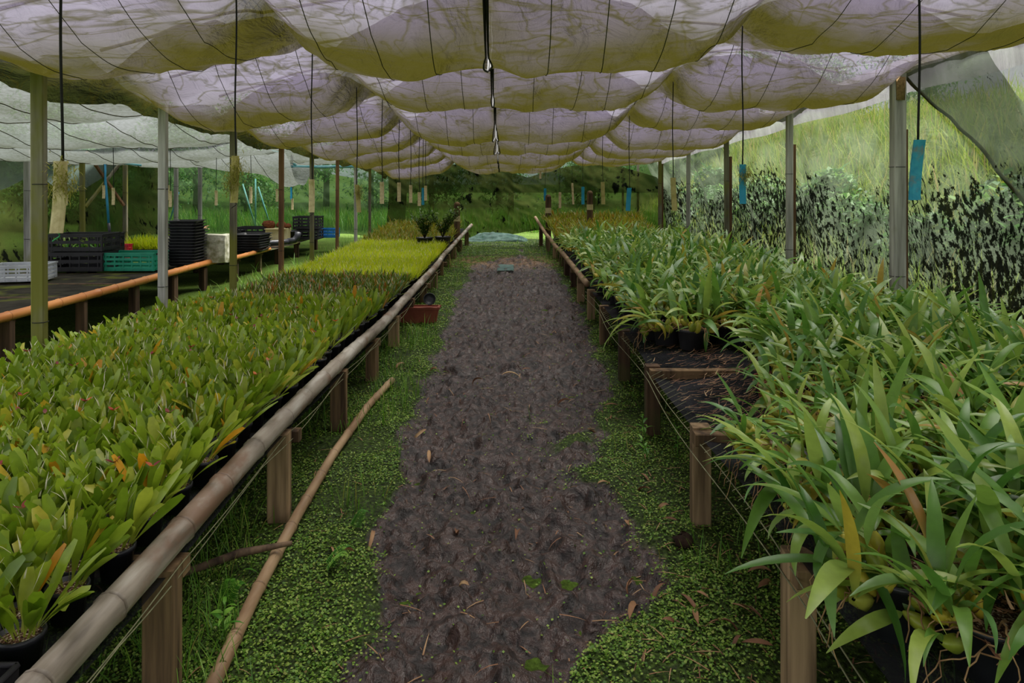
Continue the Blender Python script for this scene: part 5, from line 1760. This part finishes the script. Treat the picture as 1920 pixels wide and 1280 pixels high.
patchy = lambda X, Y: sstep(-1.1, .7, fbm(X, Y, 95, .8, 4))
cover('clover_cover', 'clover', 330000, -1.9, 1.9, lambda X, Y: (1 - mud_mask(X, Y)) * patchy(X, Y) + .012, (.5, 1.0), (1.0, .45), MT['clover'], 'low clover-like ground cover along both sides of the mud path', 'ground cover', .006)
cover('verge_grass', 'blade', 42000, -3.4, 2.2, lambda X, Y: (1 - mud_mask(X, Y)) * sstep(-.2, .9, fbm(X, Y, 96, .7, 2.2)) * (.35 + .65 * (X < -.55)), (.6, 1.2), (.2, .3), MT['ugrass'], 'thin grass growing under the benches and verges', 'grass')
cover('broad_weeds', 'weed', 5000, -3.4, 2.4, lambda X, Y: (1 - mud_mask(X, Y)) * sstep(.2, 1.2, fbm(X, Y, 97, .8, 2.5)), (.35, .8), (1.0, .4), MT['weed'], 'small broad-leaved weeds low under the benches', 'weeds')


LT['twig'] = [leaf_t(.07, .004, 3, p_grass, b, 0, 0, 2) for b in (.3, .9)]
cover('verge_litter', 'twig', 5200, -1.7, 1.5, lambda X, Y: .12 + .5 * (X > .15) * (1 - .6 * mud_mask(X, Y)), (.5, 1.4), (1.5, .12), MT['dead'], 'bits of brown straw and twig scattered over mud and verge', 'litter', .008)


# ------------------------------------------------------------------ vegetation outside the nets
def crown_mesh(seed, n, rad, hgt, z0, key='treeleaf'):
    r = np.random.default_rng(seed)
    Ms = []
    blobs = [(r.normal(0, rad * .45), r.normal(0, rad * .45), z0 + hgt * r.random(), r.uniform(.3, .55) * rad) for _ in range(14)]
    for i in range(n):
        bx, by, bz, br = blobs[r.integers(14)]
        d = r.normal(size=3); d /= np.linalg.norm(d)
        p = np.array([bx, by, bz]) + d * br * r.uniform(.6, 1) ** .5
        Ms.append(mT(*p) @ lean(r.random() * 6.28, r.uniform(.6, 2.4)) @ mS(r.uniform(.8, 1.7)))
    V, F, a, t = inst(LT[key][0], Ms)
    return mesh('crown', V, F, MT['tree'], attrs={'rnd': a * .7, 't': t + .4})


CR = [crown_mesh(600 + i, 3000, 1.9, 3.0, .7) for i in range(4)]
TRK = [mesh('trunk', *tube([(0, 0, -.2), (.05, .02, 1.2), (-.04, .08, 2.6)], [.14, .11, .06], 8), MT['bark'])]
rv = np.random.default_rng(12)
tree_spots = []
for x in np.arange(-16, 9, 2.3):
    tree_spots.append((x + rv.normal(0, .3), 20.8 + rv.normal(0, .3), rv.uniform(.55, .7), 'leafy tree growing close behind the far net walls', 'trees behind the far walls'))
for x in np.arange(-18, 14, 2.9):
    tree_spots.append((x + rv.normal(0, .4), 25 + rv.normal(0, .3), rv.uniform(.72, .85), 'tall tree standing in the second line behind the far walls', 'tall trees in the second line'))
for y in np.arange(6, 20, 1.9):
    tree_spots.append((-11.2 + rv.normal(0, .3), y, rv.uniform(.5, .62), 'leafy tree outside the dark net beyond the potting benches', 'trees outside the potting area'))
for x, y, s, lab, grp in tree_spots:
    if x > 4 and y < 24: continue
    o = tag(empty('leafy_tree', (x, y, float(terr(x, y)))), lab, 'tree', grp)
    o.scale = (s, s, s * rv.uniform(.9, 1.15)); o.rotation_euler = (0, 0, rv.random() * 6.28)
    obj('crown', CR[rv.integers(4)], o)
    obj('trunk', TRK[0], o)
# shrubs along the foot of the hill behind the mouldy net
SH = [crown_mesh(640 + i, 1500, .75, .7, .2) for i in range(3)]
for k, y in enumerate(np.arange(6.2, 19, 1.15)):
    x = 4.75 + rv.normal(0, .12) + (.3 if k % 2 else 0)
    o = tag(empty('hillside_shrub', (x, y, float(terr(x, y)))), 'leafy shrub on the slope close behind the mouldy net', 'shrub', 'shrubs behind the mouldy net')
    s = rv.uniform(.6, 1.0)
    o.scale = (s, s, s); o.rotation_euler = (0, 0, rv.random() * 6.28)
    obj('crown', SH[k % 3], o)
    obj('trunk', TRK[0], o).scale = (.25, .25, .3)
# tall grass of the hillside
n = 20000
Y = rv.uniform(3.0, 22.5, n); X = 3.8 + 5.4 * rv.random(n) ** .8
Vs, Fs, A, T, off = [], [], [], [], 0
which = rv.integers(5, size=n)
for k in range(5):
    sel = np.where(which == k)[0]
    Ms = [mT(X[i], Y[i], float(z_)) @ lean(rv.random() * 6.28, abs(rv.normal(.15, .25))) @ mS(rv.uniform(.6, 1.15)) for i, z_ in zip(sel, terr(X[sel], Y[sel]) - .02)]
    V, F, a, t = inst(LT['hill'][k], Ms)
    Vs.append(V); Fs.append(F + off); A.append(a); T.append(t); off += len(V)
tag(obj('hill_grass', mesh('hill_grass', np.concatenate(Vs), np.concatenate(Fs), MT['hillgrass'], attrs={'rnd': np.concatenate(A), 't': np.concatenate(T)})), 'tall bright grass covering the slope outside the mouldy net', 'grass', kind='stuff')
# rough meadow between the back net and the trees
n = 9000
Y = rv.uniform(17.4, 20, n); X = rv.uniform(-10, 4, n)
Ms = [mT(X[i], Y[i], float(z_)) @ lean(rv.random() * 6.28, abs(rv.normal(.15, .25))) @ mS(rv.uniform(.4, .9)) for i, z_ in zip(range(n), terr(X, Y) - .02)]
V, F, a, t = inst(LT['hill'][1], Ms)
tag(obj('meadow_grass', mesh('meadow_grass', V, F, MT['ugrass'], attrs={'rnd': a, 't': t})), 'rough green meadow grass between the far net and the trees', 'grass', kind='stuff')

# props leaning in the meadow behind the far net
for k, (px, pt, px2, pb, Y, mt, lab) in enumerate(((455, 345, 466, 382, 17.2, 'pipe_cyan', 'pale blue prop leaning left of the upright one behind the far net'), (479, 335, 479, 378, 17.3, 'pipe_cyan', 'upright pale prop in the meadow behind the far net'), (484, 350, 493, 379, 17.2, 'pipe_cyan', 'pale blue prop leaning away from the upright one behind the far net'), (335, 360, 322, 402, 17.2, 'pipe_blue', 'blue prop slanting behind the far net beyond the tray stack'))):
    a, b = P(px, pt, Y), P(px2, pb, Y)
    d = (np.array(b) - np.array(a)); f = (float(terr(b[0], Y)) - a[2]) / d[2]
    b = tuple(np.array(a) + d * f)
    tag(obj('garden_prop', mesh('garden_prop', *tube([a, b], .018, 7), MT[mt])), lab, 'prop')
